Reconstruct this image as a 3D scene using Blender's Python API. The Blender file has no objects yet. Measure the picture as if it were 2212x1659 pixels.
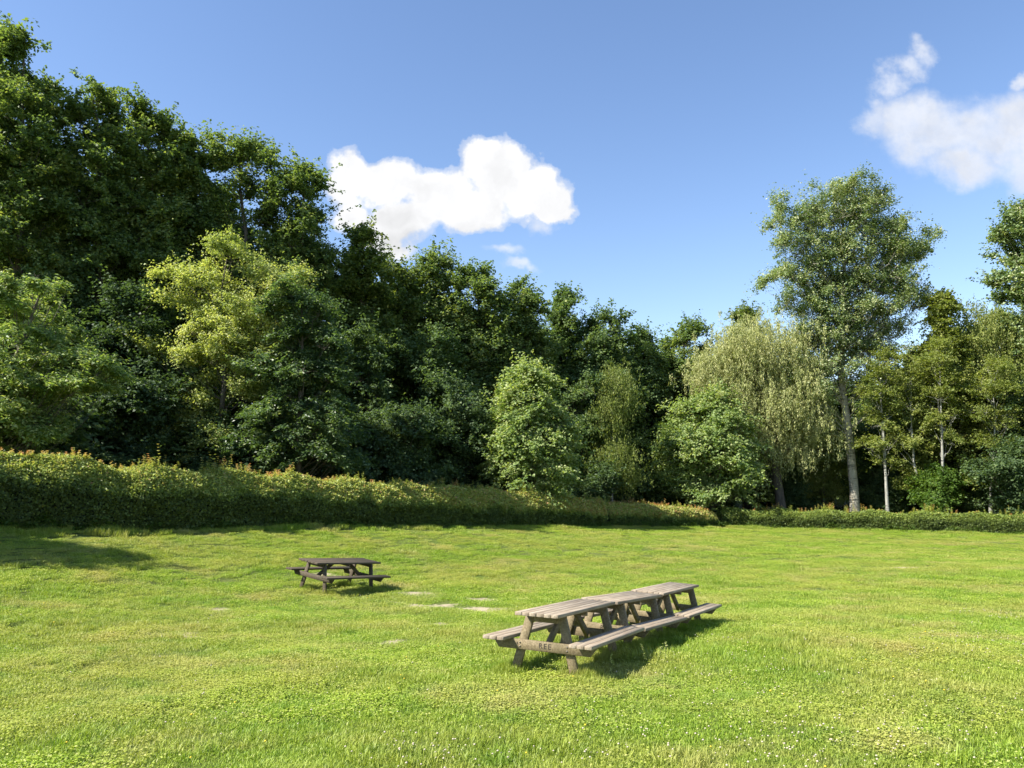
import bpy, math, random
import numpy as np
from mathutils import Vector, Matrix

# ------------------------------------------------------------------ camera, sky, sun, exposure
H, PITCH, FPX = 2.416, 0.1112, 1703.0          # camera height, upward tilt, focal length in pixels of a 2212 px wide frame
CP, SP = math.cos(PITCH), math.sin(PITCH)
SUN_AZ, SUN_EL = math.radians(201), math.radians(45)    # azimuth counted from +X towards +Y

scene = bpy.context.scene
COL = scene.collection
cam_d = bpy.data.cameras.new("camera"); cam = bpy.data.objects.new("camera", cam_d); COL.objects.link(cam)
cam.location = (0, 0, H); cam.rotation_euler = (math.pi/2 + PITCH, 0, 0)
cam_d.sensor_width = 36.0; cam_d.lens = 36.0*FPX/2212.0; cam_d.clip_start = 0.05; cam_d.clip_end = 3000
scene.camera = cam
scene.view_settings.view_transform = 'Standard'; scene.view_settings.look = 'None'
scene.view_settings.exposure = 1.35; scene.view_settings.gamma = 1.0; scene.view_settings.use_curve_mapping = False
cy = scene.cycles if hasattr(scene, 'cycles') else None
scene.render.engine = 'CYCLES'
try:
    cy = scene.cycles
    cy.max_bounces = 8; cy.diffuse_bounces = 6; cy.glossy_bounces = 2; cy.transmission_bounces = 4; cy.transparent_max_bounces = 4
    cy.caustics_reflective = False; cy.caustics_refractive = False
except Exception: pass

sun_d = bpy.data.lights.new("sun", 'SUN'); sun_d.energy = 4.6; sun_d.angle = math.radians(0.5); sun_d.color = (1.0, 0.95, 0.86)
sun = bpy.data.objects.new("sun", sun_d); COL.objects.link(sun)
sv = Vector((math.cos(SUN_EL)*math.cos(SUN_AZ), math.cos(SUN_EL)*math.sin(SUN_AZ), math.sin(SUN_EL)))
sun.rotation_euler = sv.to_track_quat('Z', 'Y').to_euler(); sun.location = (-30, 0, 40)

# a small helper to write node graphs
class G:
    def __init__(s, tree): s.t = tree; s.n = tree.nodes; s.l = tree.links; s.n.clear()
    def add(s, kind, **kw):
        n = s.n.new(kind)
        for k, v in kw.items(): setattr(n, k, v)
        return n
    def put(s, sock, v):
        if isinstance(v, bpy.types.NodeSocket): s.l.new(v, sock)
        elif v is not None: sock.default_value = v
    def m(s, op, a, b=None, c=None, clamp=False):
        n = s.add('ShaderNodeMath', operation=op); n.use_clamp = clamp
        for i, v in enumerate((a, b, c)): s.put(n.inputs[i], v)
        return n.outputs[0]
    def vm(s, op, a, b=None):
        n = s.add('ShaderNodeVectorMath', operation=op)
        s.put(n.inputs[0], a); s.put(n.inputs[1], b); return n.outputs[0]
    def noise(s, vec, scale, detail=4, rough=0.5, dist=0.0, out=0):
        n = s.add('ShaderNodeTexNoise'); s.put(n.inputs['Vector'], vec)
        n.inputs['Scale'].default_value = scale; n.inputs['Detail'].default_value = detail
        n.inputs['Roughness'].default_value = rough; n.inputs['Distortion'].default_value = dist
        return n.outputs[out]
    def ramp(s, fac, stops, interp='LINEAR'):
        n = s.add('ShaderNodeValToRGB'); n.color_ramp.interpolation = interp
        e = n.color_ramp.elements
        while len(e) < len(stops): e.new(0.5)
        for el, (p, c) in zip(e, stops):
            el.position = p; el.color = (c, c, c, 1) if isinstance(c, (int, float)) else (*c, 1)
        s.put(n.inputs[0], fac); return n.outputs[0]
    def mix(s, fac, a, b, blend='MIX'):
        n = s.add('ShaderNodeMix', data_type='RGBA', blend_type=blend)
        s.put(n.inputs[0], fac)
        s.put(n.inputs[6], a if isinstance(a, bpy.types.NodeSocket) else (*a, 1)); s.put(n.inputs[7], b if isinstance(b, bpy.types.NodeSocket) else (*b, 1))
        return n.outputs[2]

def direction_uv(px, py):
    """world direction of a point of the sky, as (x/y, z/y)"""
    a = (px-1106)/FPX; b = (829.5-py)/FPX
    return a/(CP-b*SP), (SP+b*CP)/(CP-b*SP)

world = bpy.data.worlds.new("World"); scene.world = world; world.use_nodes = True
g = G(world.node_tree)
sky = g.add('ShaderNodeTexSky', sky_type='NISHITA'); sky.sun_disc = False
sky.sun_elevation = SUN_EL; sky.sun_rotation = math.pi/2 - SUN_AZ
sky.air_density = 1.0; sky.dust_density = 0.35; sky.ozone_density = 2.2; sky.altitude = 0
geo = g.add('ShaderNodeTexCoord'); sep = g.add('ShaderNodeSeparateXYZ'); g.l.new(geo.outputs['Generated'], sep.inputs[0])
yy = g.m('MAXIMUM', sep.outputs[1], 0.05)
U = g.m('DIVIDE', sep.outputs[0], yy); V = g.m('DIVIDE', sep.outputs[2], yy)
cmb = g.add('ShaderNodeCombineXYZ'); g.put(cmb.inputs[0], U); g.put(cmb.inputs[1], V)
uv = cmb.outputs[0]
wob = g.noise(uv, 9.0, 5, 0.6, out=1)
wob = g.vm('SUBTRACT', wob, (0.5, 0.5, 0.5))
sc_ = g.add('ShaderNodeVectorMath', operation='SCALE'); g.put(sc_.inputs[0], wob); sc_.inputs['Scale'].default_value = 0.085
uvw = g.vm('ADD', uv, sc_.outputs[0])
fb = g.noise(uv, 26.0, 7, 0.6)
fb2 = g.noise(uv, 7.0, 5, 0.55)
def lobes_mask(lst, pos, off=(0, 0)):
    tot = None
    for px, py, rx, ry in lst:
        cu, cv = direction_uv(px, py); ru = rx/FPX*1.02; rv = ry/FPX*1.02
        d = g.vm('SUBTRACT', pos, (cu+off[0], cv+off[1], 0)); d = g.vm('MULTIPLY', d, (1/ru, 1/rv, 0))
        ln = g.add('ShaderNodeVectorMath', operation='LENGTH'); g.put(ln.inputs[0], d)
        v = g.m('SUBTRACT', 1.0, ln.outputs['Value'])
        if tot is None: tot = v
        else:
            tot = g.m('SMOOTH_MAX', tot, v, 0.25)
    return tot
MAIN = [(765, 372, 72, 62), (850, 388, 90, 66), (940, 410, 100, 70), (1050, 352, 72, 60), (1095, 375, 80, 66), (1150, 418, 88, 62),
        (1020, 440, 120, 62), (870, 470, 100, 58), (830, 510, 80, 42), (855, 535, 60, 34), (1190, 440, 48, 40), (760, 450, 60, 55)]
RIGHT = [(1960, 260, 100, 90), (2030, 300, 150, 105), (2130, 290, 150, 110), (2200, 260, 110, 90), (2070, 370, 110, 70), (2240, 340, 120, 110), (2220, 178, 40, 26)]
WISP = [(1915, 172, 60, 40), (1955, 150, 60, 36), (1995, 118, 50, 44), (1900, 250, 70, 90), (1085, 545, 60, 22), (1125, 575, 50, 20), (1180, 480, 50, 36)]
m1 = g.m('ADD', lobes_mask(MAIN, uvw), g.m('MULTIPLY', g.m('SUBTRACT', fb, 0.5), 0.9))
d1 = g.ramp(m1, [(0.0, 0.0), (0.14, 0.35), (0.38, 1.0)], 'EASE')
m2 = g.m('ADD', lobes_mask(RIGHT, uvw), g.m('MULTIPLY', g.m('SUBTRACT', fb2, 0.5), 1.0))
m2 = g.m('ADD', m2, g.m('MULTIPLY', g.m('SUBTRACT', fb, 0.5), 0.5))
d2 = g.m('MULTIPLY', g.ramp(m2, [(0.05, 0.0), (0.75, 1.0)], 'EASE'), g.m('ADD', 0.42, g.m('MULTIPLY', fb, 0.85), clamp=True))
m3 = g.m('ADD', lobes_mask(WISP, uvw), g.m('MULTIPLY', g.m('ADD', g.m('SUBTRACT', fb2, 0.5), g.m('SUBTRACT', fb, 0.5)), 1.6))
d3 = g.m('MULTIPLY', g.ramp(m3, [(0.1, 0.0), (1.3, 1.0)], 'EASE'), 0.6)
dens = g.m('MAXIMUM', g.m('MAXIMUM', d1, d2), d3)
front = g.m('GREATER_THAN', sep.outputs[1], 0.06)
dens = g.m('MULTIPLY', dens, front)
# cloud shade painted into the sky colour: under-side patches and puffs greyer, rest white
under = lobes_mask([(900, 520, 200, 50), (1090, 490, 150, 40), (870, 470, 70, 40)], uvw)
shade = g.m('MULTIPLY', g.ramp(g.m('ADD', under, g.m('MULTIPLY', g.m('SUBTRACT', fb2, 0.5), 1.2)), [(0.1, 0.0), (0.8, 1.0)]), 0.18)
puff = g.m('MULTIPLY', g.ramp(g.noise(uvw, 22, 5, 0.55), [(0.3, 1.0), (0.62, 0.0)]), 0.13)
br = g.m('SUBTRACT', g.m('SUBTRACT', 1.0, shade), puff)
cc = g.mix(d2, (0.98, 0.985, 1.0), (0.80, 0.84, 0.93))
ccm = g.add('ShaderNodeVectorMath', operation='SCALE'); g.put(ccm.inputs[0], cc); g.put(ccm.inputs['Scale'], g.m('MULTIPLY', br, 4.25))
hsv = g.add('ShaderNodeHueSaturation'); g.put(hsv.inputs['Color'], sky.outputs[0]); hsv.inputs['Saturation'].default_value = 1.08; hsv.inputs['Value'].default_value = 1.0
hsvt = g.mix(1.0, hsv.outputs[0], (0.97, 0.90, 0.91), 'MULTIPLY')
skyc = g.mix(dens, hsvt, ccm.outputs[0])
bg = g.add('ShaderNodeBackground'); g.put(bg.inputs[0], skyc); bg.inputs[1].default_value = 0.10
wo = g.add('ShaderNodeOutputWorld'); g.l.new(bg.outputs[0], wo.inputs[0])
try: world.cycles.sampling_method = 'MANUAL'; world.cycles.sample_map_resolution = 512
except Exception: pass

# ------------------------------------------------------------------ helpers
def P3(px, py, Y):
    """point at distance Y ahead of the camera seen at (px, py) of the 2212 px frame"""
    b = (829.5-py)/FPX
    up = (SP+b*CP)/(CP-b*SP)
    d = Y*CP + Y*up*SP
    return np.array([(px-1106)/FPX*d, Y, H + Y*up])
def XG(px, Y): return (px-1106)/FPX*(Y*CP-3*SP)

def tag(o, label=None, cat=None, group=None, kind=None):
    if label: o['label'] = label
    if cat: o['category'] = cat
    if group: o['group'] = group
    if kind: o['kind'] = kind
    return o
def empty(name, loc, rz=0):
    o = bpy.data.objects.new(name, None); COL.objects.link(o); o.location = loc; o.rotation_euler = (0, 0, rz)
    o.empty_display_size = 0.3
    return o
def np_mesh(name, verts, quads=None, tris=None, tint=None):
    me = bpy.data.meshes.new(name)
    verts = np.asarray(verts, dtype=np.float32)
    nq = 0 if quads is None else len(quads); nt = 0 if tris is None else len(tris)
    idx = []
    if nq: idx.append(np.asarray(quads, dtype=np.int32).ravel())
    if nt: idx.append(np.asarray(tris, dtype=np.int32).ravel())
    idx = np.concatenate(idx)
    starts = np.concatenate([np.arange(nq)*4, nq*4+np.arange(nt)*3]).astype(np.int32)
    me.vertices.add(len(verts)); me.vertices.foreach_set('co', verts.ravel())
    me.loops.add(len(idx)); me.loops.foreach_set('vertex_index', idx)
    me.polygons.add(nq+nt); me.polygons.foreach_set('loop_start', starts)
    if tint is not None:
        a = me.attributes.new('tint', 'FLOAT', 'POINT'); a.data.foreach_set('value', np.asarray(tint, dtype=np.float32))
    me.update(calc_edges=True)
    return me
def link(name, me, mat, parent=None, loc=None):
    o = bpy.data.objects.new(name, me); COL.objects.link(o)
    if mat is not None: me.materials.append(mat)
    if parent is not None: o.parent = parent
    if loc is not None: o.location = loc
    return o

def unit(v): return v/np.maximum(np.linalg.norm(v, axis=-1, keepdims=True), 1e-9)
def leaf_quads(P, D, N, L, W, tint, fold=0.18, curl=0.12):
    """one folded rhombic leaf per point"""
    n = len(P); D = unit(D); N = unit(N - D*np.sum(N*D, axis=1, keepdims=True)); S = np.cross(D, N)
    L = np.broadcast_to(np.asarray(L, dtype=float).reshape(-1, 1), (n, 1)); W = np.broadcast_to(np.asarray(W, dtype=float).reshape(-1, 1), (n, 1))
    V = np.empty((n, 4, 3))
    V[:, 0] = P; V[:, 1] = P+D*L*0.45+S*W*0.5+N*W*fold
    V[:, 2] = P+D*L-N*L*curl; V[:, 3] = P+D*L*0.45-S*W*0.5+N*W*fold
    return V.reshape(-1, 3), np.repeat(tint, 4)

class Tubes:
    def __init__(s): s.v = []; s.q = []; s.n = 0
    def add(s, pts, rad, sides=6):
        pts = np.asarray(pts, float); k = len(pts); rad = np.asarray(rad, float)
        t = np.gradient(pts, axis=0); t = unit(t)
        ref = np.tile([0.31, 0.95, 0.05], (k, 1)); a = unit(np.cross(t, ref)); b = np.cross(t, a)
        an = np.arange(sides)/sides*2*math.pi
        ring = pts[:, None]+rad[:, None, None]*(a[:, None]*np.cos(an)[None, :, None]+b[:, None]*np.sin(an)[None, :, None])
        s.v.append(ring.reshape(-1, 3))
        i = np.arange(k-1)[:, None]*sides+np.arange(sides)[None]; j = np.arange(k-1)[:, None]*sides+(np.arange(sides)[None]+1) % sides
        s.q.append((np.stack([i, j, j+sides, i+sides], -1).reshape(-1, 4))+s.n); s.n += k*sides
    def mesh(s, name):
        me = np_mesh(name, np.concatenate(s.v), np.concatenate(s.q)); me.shade_smooth(); return me

# ------------------------------------------------------------------ materials
def new_mat(name):
    m = bpy.data.materials.new(name); m.use_nodes = True; g = G(m.node_tree)
    out = g.add('ShaderNodeOutputMaterial'); return m, g, out
def leaf_mat(name, stops, trans=0.42, tcol=(1.3, 1.35, 0.5), rough=0.5, spec=0.22, nscale=0.35, var=0.35):
    m, g, out = new_mat(name)
    at = g.add('ShaderNodeAttribute', attribute_name='tint')
    tc = g.add('ShaderNodeNewGeometry')
    nz = g.noise(tc.outputs['Position'], nscale, 3, 0.6)
    f = g.m('ADD', at.outputs['Fac'], g.m('MULTIPLY', g.m('SUBTRACT', nz, 0.5), var), clamp=True)
    col = g.ramp(f, stops)
    p = g.add('ShaderNodeBsdfPrincipled'); g.put(p.inputs['Base Color'], col); p.inputs['Roughness'].default_value = rough
    p.inputs['Specular IOR Level'].default_value = spec
    tr = g.add('ShaderNodeBsdfTranslucent'); g.put(tr.inputs[0], g.mix(1.0, col, tcol, 'MULTIPLY'))
    mx = g.add('ShaderNodeMixShader'); mx.inputs[0].default_value = trans
    g.l.new(p.outputs[0], mx.inputs[1]); g.l.new(tr.outputs[0], mx.inputs[2]); g.l.new(mx.outputs[0], out.inputs[0])
    return m
M = {}
M['oak'] = leaf_mat('leaf_oak', [(0.0, (0.081, 0.129, 0.049)), (0.5, (0.164, 0.232, 0.077)), (1.0, (0.345, 0.373, 0.126))])
M['cherry_grey'] = leaf_mat('leaf_cherry_grey', [(0.0, (0.060, 0.105, 0.040)), (0.5, (0.110, 0.175, 0.065)), (0.85, (0.22, 0.29, 0.13)), (1.0, (0.42, 0.46, 0.28))], spec=0.45, rough=0.42)  # palest stops paint glints of light onto a few leaves
M['olive'] = leaf_mat('leaf_olive', [(0.0, (0.070, 0.113, 0.034)), (0.5, (0.139, 0.188, 0.051)), (1.0, (0.277, 0.308, 0.094))])
M['ash'] = leaf_mat('leaf_ash', [(0.0, (0.071, 0.122, 0.049)), (0.5, (0.136, 0.200, 0.074)), (1.0, (0.253, 0.317, 0.118))])
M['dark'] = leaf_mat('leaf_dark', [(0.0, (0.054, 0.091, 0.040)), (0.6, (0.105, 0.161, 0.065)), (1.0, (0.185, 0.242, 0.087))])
M['pale'] = leaf_mat('leaf_pale', [(0.0, (0.194, 0.254, 0.071)), (0.5, (0.365, 0.418, 0.142)), (1.0, (0.594, 0.587, 0.266))], trans=0.4)
M['cherry'] = leaf_mat('leaf_cherry', [(0.0, (0.113, 0.190, 0.052)), (0.5, (0.214, 0.301, 0.092)), (1.0, (0.406, 0.445, 0.182))], spec=0.35, rough=0.5)
M['lime'] = leaf_mat('leaf_lime', [(0.0, (0.136, 0.215, 0.068)), (0.5, (0.250, 0.327, 0.114)), (1.0, (0.452, 0.486, 0.227))])
M['poplar'] = leaf_mat('leaf_poplar', [(0.0, (0.114, 0.180, 0.065)), (0.5, (0.200, 0.270, 0.106)), (1.0, (0.485, 0.495, 0.280))], spec=0.4, rough=0.5, trans=0.28)
M['willow'] = leaf_mat('leaf_willow', [(0.0, (0.193, 0.233, 0.079)), (0.5, (0.352, 0.371, 0.147)), (1.0, (0.581, 0.569, 0.279))], trans=0.3)
M['birch'] = leaf_mat('leaf_birch', [(0.0, (0.119, 0.162, 0.040)), (0.5, (0.226, 0.266, 0.071)), (1.0, (0.388, 0.393, 0.122))])
M['hedge'] = leaf_mat('leaf_hedge', [(0.0, (0.080, 0.120, 0.035)), (0.30, (0.150, 0.200, 0.050)), (0.50, (0.27, 0.36, 0.080)), (0.72, (0.44, 0.47, 0.13)), (0.88, (0.56, 0.41, 0.18)), (1.0, (0.52, 0.26, 0.15))], nscale=0.9, var=0.15, trans=0.42, tcol=(1.2, 1.1, 0.6), spec=0.3)
M['weed'] = leaf_mat('leaf_weed', [(0.0, (0.048, 0.099, 0.015)), (0.5, (0.096, 0.165, 0.030)), (1.0, (0.180, 0.242, 0.050))])

def bark_mat(name, c0, c1, bands=0.0):
    m, g, out = new_mat(name)
    tc = g.add('ShaderNodeNewGeometry'); mp = g.vm('MULTIPLY', tc.outputs['Position'], (6, 6, 1.2))
    n = g.noise(mp, 1.6, 6, 0.65)
    col = g.ramp(n, [(0.3, c0), (0.7, c1)])
    if bands:
        n2 = g.noise(g.vm('MULTIPLY', tc.outputs['Position'], (1.5, 1.5, 7)), 1.3, 3, 0.6)
        col = g.mix(g.m('MULTIPLY', g.ramp(n2, [(0.52, 0.0), (0.62, 1.0)]), bands), col, (0.05, 0.045, 0.035))
    p = g.add('ShaderNodeBsdfPrincipled'); g.put(p.inputs['Base Color'], col); p.inputs['Roughness'].default_value = 0.9
    b = g.add('ShaderNodeBump'); b.inputs['Strength'].default_value = 0.6; b.inputs['Distance'].default_value = 0.03; g.put(b.inputs['Height'], n)
    g.l.new(b.outputs[0], p.inputs['Normal']); g.l.new(p.outputs[0], out.inputs[0]); return m
M['bark'] = bark_mat('bark_brown', (0.05, 0.042, 0.032), (0.15, 0.125, 0.095))
M['bark_pale'] = bark_mat('bark_poplar', (0.22, 0.195, 0.145), (0.50, 0.455, 0.36), 0.8)
M['bark_birch'] = bark_mat('bark_birch', (0.16, 0.16, 0.13), (0.42, 0.41, 0.36), 0.7)

def wood_mat(name, ca, cb, cc, stain):
    m, g, out = new_mat(name)
    tc = g.add('ShaderNodeTexCoord'); ob = tc.outputs['Object']
    at = g.add('ShaderNodeAttribute', attribute_name='tint')
    off = g.add('ShaderNodeCombineXYZ'); g.put(off.inputs[1], g.m('MULTIPLY', at.outputs['Fac'], 17.0)); g.put(off.inputs[0], g.m('MULTIPLY', at.outputs['Fac'], 31.0))
    v = g.vm('ADD', g.vm('MULTIPLY', ob, (1.4, 26, 26)), off.outputs[0])
    grain = g.noise(v, 1.6, 6, 0.6, 0.4)
    big = g.noise(g.vm('ADD', g.vm('MULTIPLY', ob, (1, 3, 3)), off.outputs[0]), 2.2, 4, 0.6)
    col = g.ramp(grain, [(0.28, ca), (0.5, cb), (0.72, cc)])
    col = g.mix(g.ramp(big, [(0.42, 0.0), (0.72, 0.75)]), col, stain)
    tv = g.m('ADD', 0.90, g.m('MULTIPLY', at.outputs['Fac'], 0.22))
    sc = g.add('ShaderNodeVectorMath', operation='SCALE'); g.put(sc.inputs[0], col); g.put(sc.inputs['Scale'], tv)
    p = g.add('ShaderNodeBsdfPrincipled'); g.put(p.inputs['Base Color'], sc.outputs[0]); p.inputs['Roughness'].default_value = 0.75
    p.inputs['Specular IOR Level'].default_value = 0.3
    b = g.add('ShaderNodeBump'); b.inputs['Strength'].default_value = 0.5; b.inputs['Distance'].default_value = 0.004; g.put(b.inputs['Height'], grain)
    g.l.new(b.outputs[0], p.inputs['Normal']); g.l.new(p.outputs[0], out.inputs[0]); return m
M['wood'] = wood_mat('weathered_planks', (0.14, 0.112, 0.080), (0.285, 0.235, 0.170), (0.41, 0.35, 0.265), (0.20, 0.145, 0.095))
M['wood_frame'] = wood_mat('treated_frame_wood', (0.10, 0.075, 0.040), (0.20, 0.155, 0.088), (0.30, 0.24, 0.145), (0.13, 0.11, 0.055))
M['wood_dark'] = wood_mat('dark_stained_wood', (0.035, 0.026, 0.017), (0.075, 0.056, 0.038), (0.15, 0.118, 0.085), (0.06, 0.055, 0.032))
mm, gg, oo = new_mat('branded_ink'); pp = gg.add('ShaderNodeBsdfPrincipled'); pp.inputs['Base Color'].default_value = (0.02, 0.015, 0.012, 1); pp.inputs['Roughness'].default_value = 0.8
gg.l.new(pp.outputs[0], oo.inputs[0]); M['ink'] = mm
mm, gg, oo = new_mat('bolt_steel'); pp = gg.add('ShaderNodeBsdfPrincipled'); pp.inputs['Base Color'].default_value = (0.16, 0.14, 0.12, 1); pp.inputs['Roughness'].default_value = 0.45; pp.inputs['Metallic'].default_value = 0.9
gg.l.new(pp.outputs[0], oo.inputs[0]); M['steel'] = mm

# ------------------------------------------------------------------ terrain
HEDGE = [(-620, 14.5, 1163, 955), (-330, 17.5, 1157, 958), (-150, 20.0, 1151, 962), (0, 22, 1148, 978), (150, 23.4, 1146, 990), (300, 25, 1142, 1002), (450, 27.3, 1141, 1015), (600, 30, 1140, 1026),
         (750, 33, 1139, 1040), (900, 36, 1138, 1046), (1050, 40, 1138, 1056), (1200, 44, 1138, 1069), (1310, 47, 1138, 1080)]
HEDGE2 = [(1316, 47.6, 1138, 1089), (1400, 49.8, 1138, 1090), (1480, 52, 1138, 1096), (1548, 54, 1138, 1105)]
HEDGE3 = [(1562, 54.8, 1139, 1103), (1700, 54, 1141, 1103), (1850, 52.7, 1145, 1106), (2000, 51, 1149, 1109), (2150, 49.5, 1153, 1112), (2320, 48, 1158, 1115), (2520, 46, 1163, 1120)]
ctl = [(0.68, 9.96, .13), (1.6, 11.8, -0.01), (2.57, 13.5, -0.19), (-4.34, 19.97, -0.50), (-5.6, 19.2, -0.35), (-3, 21, -0.6),
       (0, 0, 0.7), (0, 5, 0.3), (-4, 5.5, 0.3), (4, 5.5, 0.25), (7, 10, 0.03), (-6, 10, 0.08), (8, 16, -0.35), (12, 25, -0.75), (16, 36, -1.15), (-9, 16, 0.15), (-1, 28, -0.65)]
for px, Y, yb, yt in HEDGE+HEDGE2+HEDGE3:
    p = P3(px, yb, Y); ctl.append((p[0], Y, p[2]))
    q = P3(px, yb, Y); ctl.append((q[0]*1.12-1.0, Y+9, q[2]+0.05))
ctl = np.array(ctl)
LS = 11.0; ZM = -0.6
def _k(a, b): return np.exp(-((a[:, None, 0]-b[None, :, 0])**2+(a[:, None, 1]-b[None, :, 1])**2)/(2*LS*LS))
_w = np.linalg.solve(_k(ctl, ctl)+0.002*np.eye(len(ctl)), ctl[:, 2]-ZM)
def ground_z(x, y):
    x = np.atleast_1d(np.asarray(x, float)); y = np.atleast_1d(np.asarray(y, float))
    out = np.empty(len(x))
    for i in range(0, len(x), 20000):
        a = np.stack([x[i:i+20000], y[i:i+20000]], 1); out[i:i+20000] = ZM+_k(a, ctl)@_w
    out += 0.028*np.sin(x*1.7+0.6*y)*np.sin(y*1.3-x*0.4)+0.02*np.sin(x*3.1+1)*np.sin(y*2.7)
    return out
def gz(x, y): return float(ground_z(x, y)[0])

BARE = [(910, 1283, .34, .16), (917, 1312, .55, .16), (1040, 1297, .40, .15), (1050, 1318, .44, .17), (1118, 1295, .30, .11), (392, 1373, .33, .09),
        (470, 1316, .2, .09), (955, 1350, .3, .08), (850, 1385, .15, .06), (1935, 1226, 1.3, .07), (700, 1240, .3, .1), (425, 1608, .12, .05), (2150, 1628, .12, .03)]
bare = []
for px, py, rx, ry in BARE:
    lo, hi = 3.0, 60.0
    for _ in range(40):
        mid = (lo+hi)/2; p = P3(px, py, mid)
        if p[2] > gz(p[0], mid): lo = mid
        else: hi = mid
    p = P3(px, py, lo); bare.append((p[0], p[1], rx*1.1, ry*3.2))
def bareness(x, y):
    v = np.zeros(len(x))
    for bx, by, rx, ry in bare:
        ang = np.arctan2((y-by)/ry, (x-bx)/rx)
        rr = np.sqrt(((x-bx)/rx)**2+((y-by)/ry)**2)*(1+0.25*np.sin(ang*3+bx*5)+0.15*np.sin(ang*7+by))
        v = np.maximum(v, np.clip(1.35-rr*.85, 0, 1))
    return v
# one sheet: fine near the camera, coarse to the horizon
def axis(lo, hi, near_lo, near_hi, fine):
    a = list(np.arange(near_lo, near_hi, fine)); s = fine; x = near_hi
    while x < hi: a.append(x); s *= 1.25; x += s
    a.append(hi); s = fine; x = near_lo-fine; pre = []
    while x > lo: pre.append(x); s *= 1.25; x -= s
    pre.append(lo); return np.array(pre[::-1]+a)
ax = axis(-900, 900, -24, 28, 0.22); ay = axis(-300, 1500, 3, 58, 0.22)
gx, gy = np.meshgrid(ax, ay, indexing='xy'); X = gx.ravel(); Y_ = gy.ravel()
Z = ground_z(X, Y_); nx = len(ax); ny = len(ay)
i = (np.arange(ny-1)[:, None]*nx+np.arange(nx-1)[None]).ravel()
me = np_mesh('lawn', np.stack([X, Y_, Z], 1), np.stack([i, i+1, i+1+nx, i+nx], 1))
a = me.attributes.new('bare', 'FLOAT', 'POINT'); a.data.foreach_set('value', bareness(X, Y_).astype(np.float32)); me.shade_smooth()
m, g, out = new_mat('lawn_ground')
pos = g.add('ShaderNodeNewGeometry').outputs['Position']
at = g.add('ShaderNodeAttribute', attribute_name='bare')
n1 = g.noise(pos, 0.35, 5, 0.6); n2 = g.noise(pos, 9.0, 5, 0.7); n3 = g.noise(pos, 60.0, 3, 0.7)
col = g.ramp(n2, [(0.3, (0.045, 0.075, 0.012)), (0.55, (0.09, 0.13, 0.022)), (0.75, (0.16, 0.17, 0.05))])
col = g.mix(g.ramp(n1, [(0.4, 0.0), (0.7, 0.5)]), col, (0.14, 0.14, 0.05))
soil = g.ramp(g.m('ADD', g.m('MULTIPLY', n3, 0.6), g.m('MULTIPLY', n2, 0.4)), [(0.3, (0.25, 0.20, 0.12)), (0.7, (0.48, 0.41, 0.29))])
bm_ = g.ramp(g.m('ADD', at.outputs['Fac'], g.m('MULTIPLY', g.m('SUBTRACT', g.m('ADD', g.m('MULTIPLY', n2, .6), g.m('MULTIPLY', n3, .4)), 0.5), 2.4)), [(0.36, 0.0), (0.72, 0.95)])
col = g.mix(bm_, col, soil)
p = g.add('ShaderNodeBsdfPrincipled'); g.put(p.inputs['Base Color'], col); p.inputs['Roughness'].default_value = 1.0; p.inputs['Specular IOR Level'].default_value = 0.1
b = g.add('ShaderNodeBump'); b.inputs['Distance'].default_value = 0.03; g.put(b.inputs['Height'], n2); g.l.new(b.outputs[0], p.inputs['Normal'])
g.l.new(p.outputs[0], out.inputs[0])
lawn = link('ground', me, m); tag(lawn, 'rolling lawn ground with pale sandy bare spots', kind='structure')

# ------------------------------------------------------------------ picnic tables
class Boards:
    """bevelled boards; every board has its own tint"""
    def __init__(s): s.v = []; s.q = []; s.t = []; s.n = 0
    def add(s, c, size, rot=None, bevel=0.004, tint=None, cut=None):
        lx, ly, lz = [k/2 for k in size]; b = min(bevel, lx*.4, ly*.4, lz*.4)
        prof = [(-ly+b, -lz), (ly-b, -lz), (ly, -lz+b), (ly, lz-b), (ly-b, lz), (-ly+b, lz), (-ly, lz-b), (-ly, -lz+b)]
        xs = [(-lx, 1-b/max(ly, lz)), (-lx+b, 1.0), (lx-b, 1.0), (lx, 1-b/max(ly, lz))]
        V = []
        for x, k in xs:
            for (y, z) in prof:
                xx = x
                if cut and z < 0: xx = x*(1-cut/lx*(1 if abs(x) > 0 else 0))   # ends cut back underneath
                V.append((xx, y*k, z*k))
        V = np.array(V)
        if rot is not None: V = V@np.array(rot.to_3x3()).T
        V = V+np.array(c)
        Q = []
        for r in range(3):
            for k in range(8):
                a_, b_ = r*8+k, r*8+(k+1) % 8; Q.append((a_, a_+8, b_+8, b_))
        def cap(o, flip):
            f = [(0, 1, 2, 7), (7, 2, 3, 6), (6, 3, 4, 5)]
            return [tuple(o+k for k in (q if not flip else q[::-1])) for q in f]
        Q += cap(0, False)+cap(24, True)
        s.v.append(V); s.q.append(np.array(Q)+s.n); s.n += len(V)
        s.t.append(np.full(len(V), random.random() if tint is None else tint))
    def build(s, name, mat, parent):
        me = np_mesh(name, np.concatenate(s.v), np.concatenate(s.q), tint=np.concatenate(s.t))
        return link(name, me, mat, parent)

def letters(txt, size, mat, parent, loc):
    c = bpy.data.curves.new('lettering', 'FONT'); c.body = txt; c.size = size; c.extrude = 0.0008; c.align_x = 'CENTER'; c.align_y = 'CENTER'; c.space_character = 1.25
    o = bpy.data.objects.new('tmp', c); COL.objects.link(o)
    bpy.context.view_layer.update()
    me = bpy.data.meshes.new_from_object(o.evaluated_get(bpy.context.evaluated_depsgraph_get()))
    COL.objects.unlink(o); bpy.data.objects.remove(o)
    t = link('lettering', me, mat, parent); t.location = loc
    t.rotation_euler = (math.pi/2, 0, -math.pi/2)      # faces the near end (-x); reads left to right from there
    return t

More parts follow.
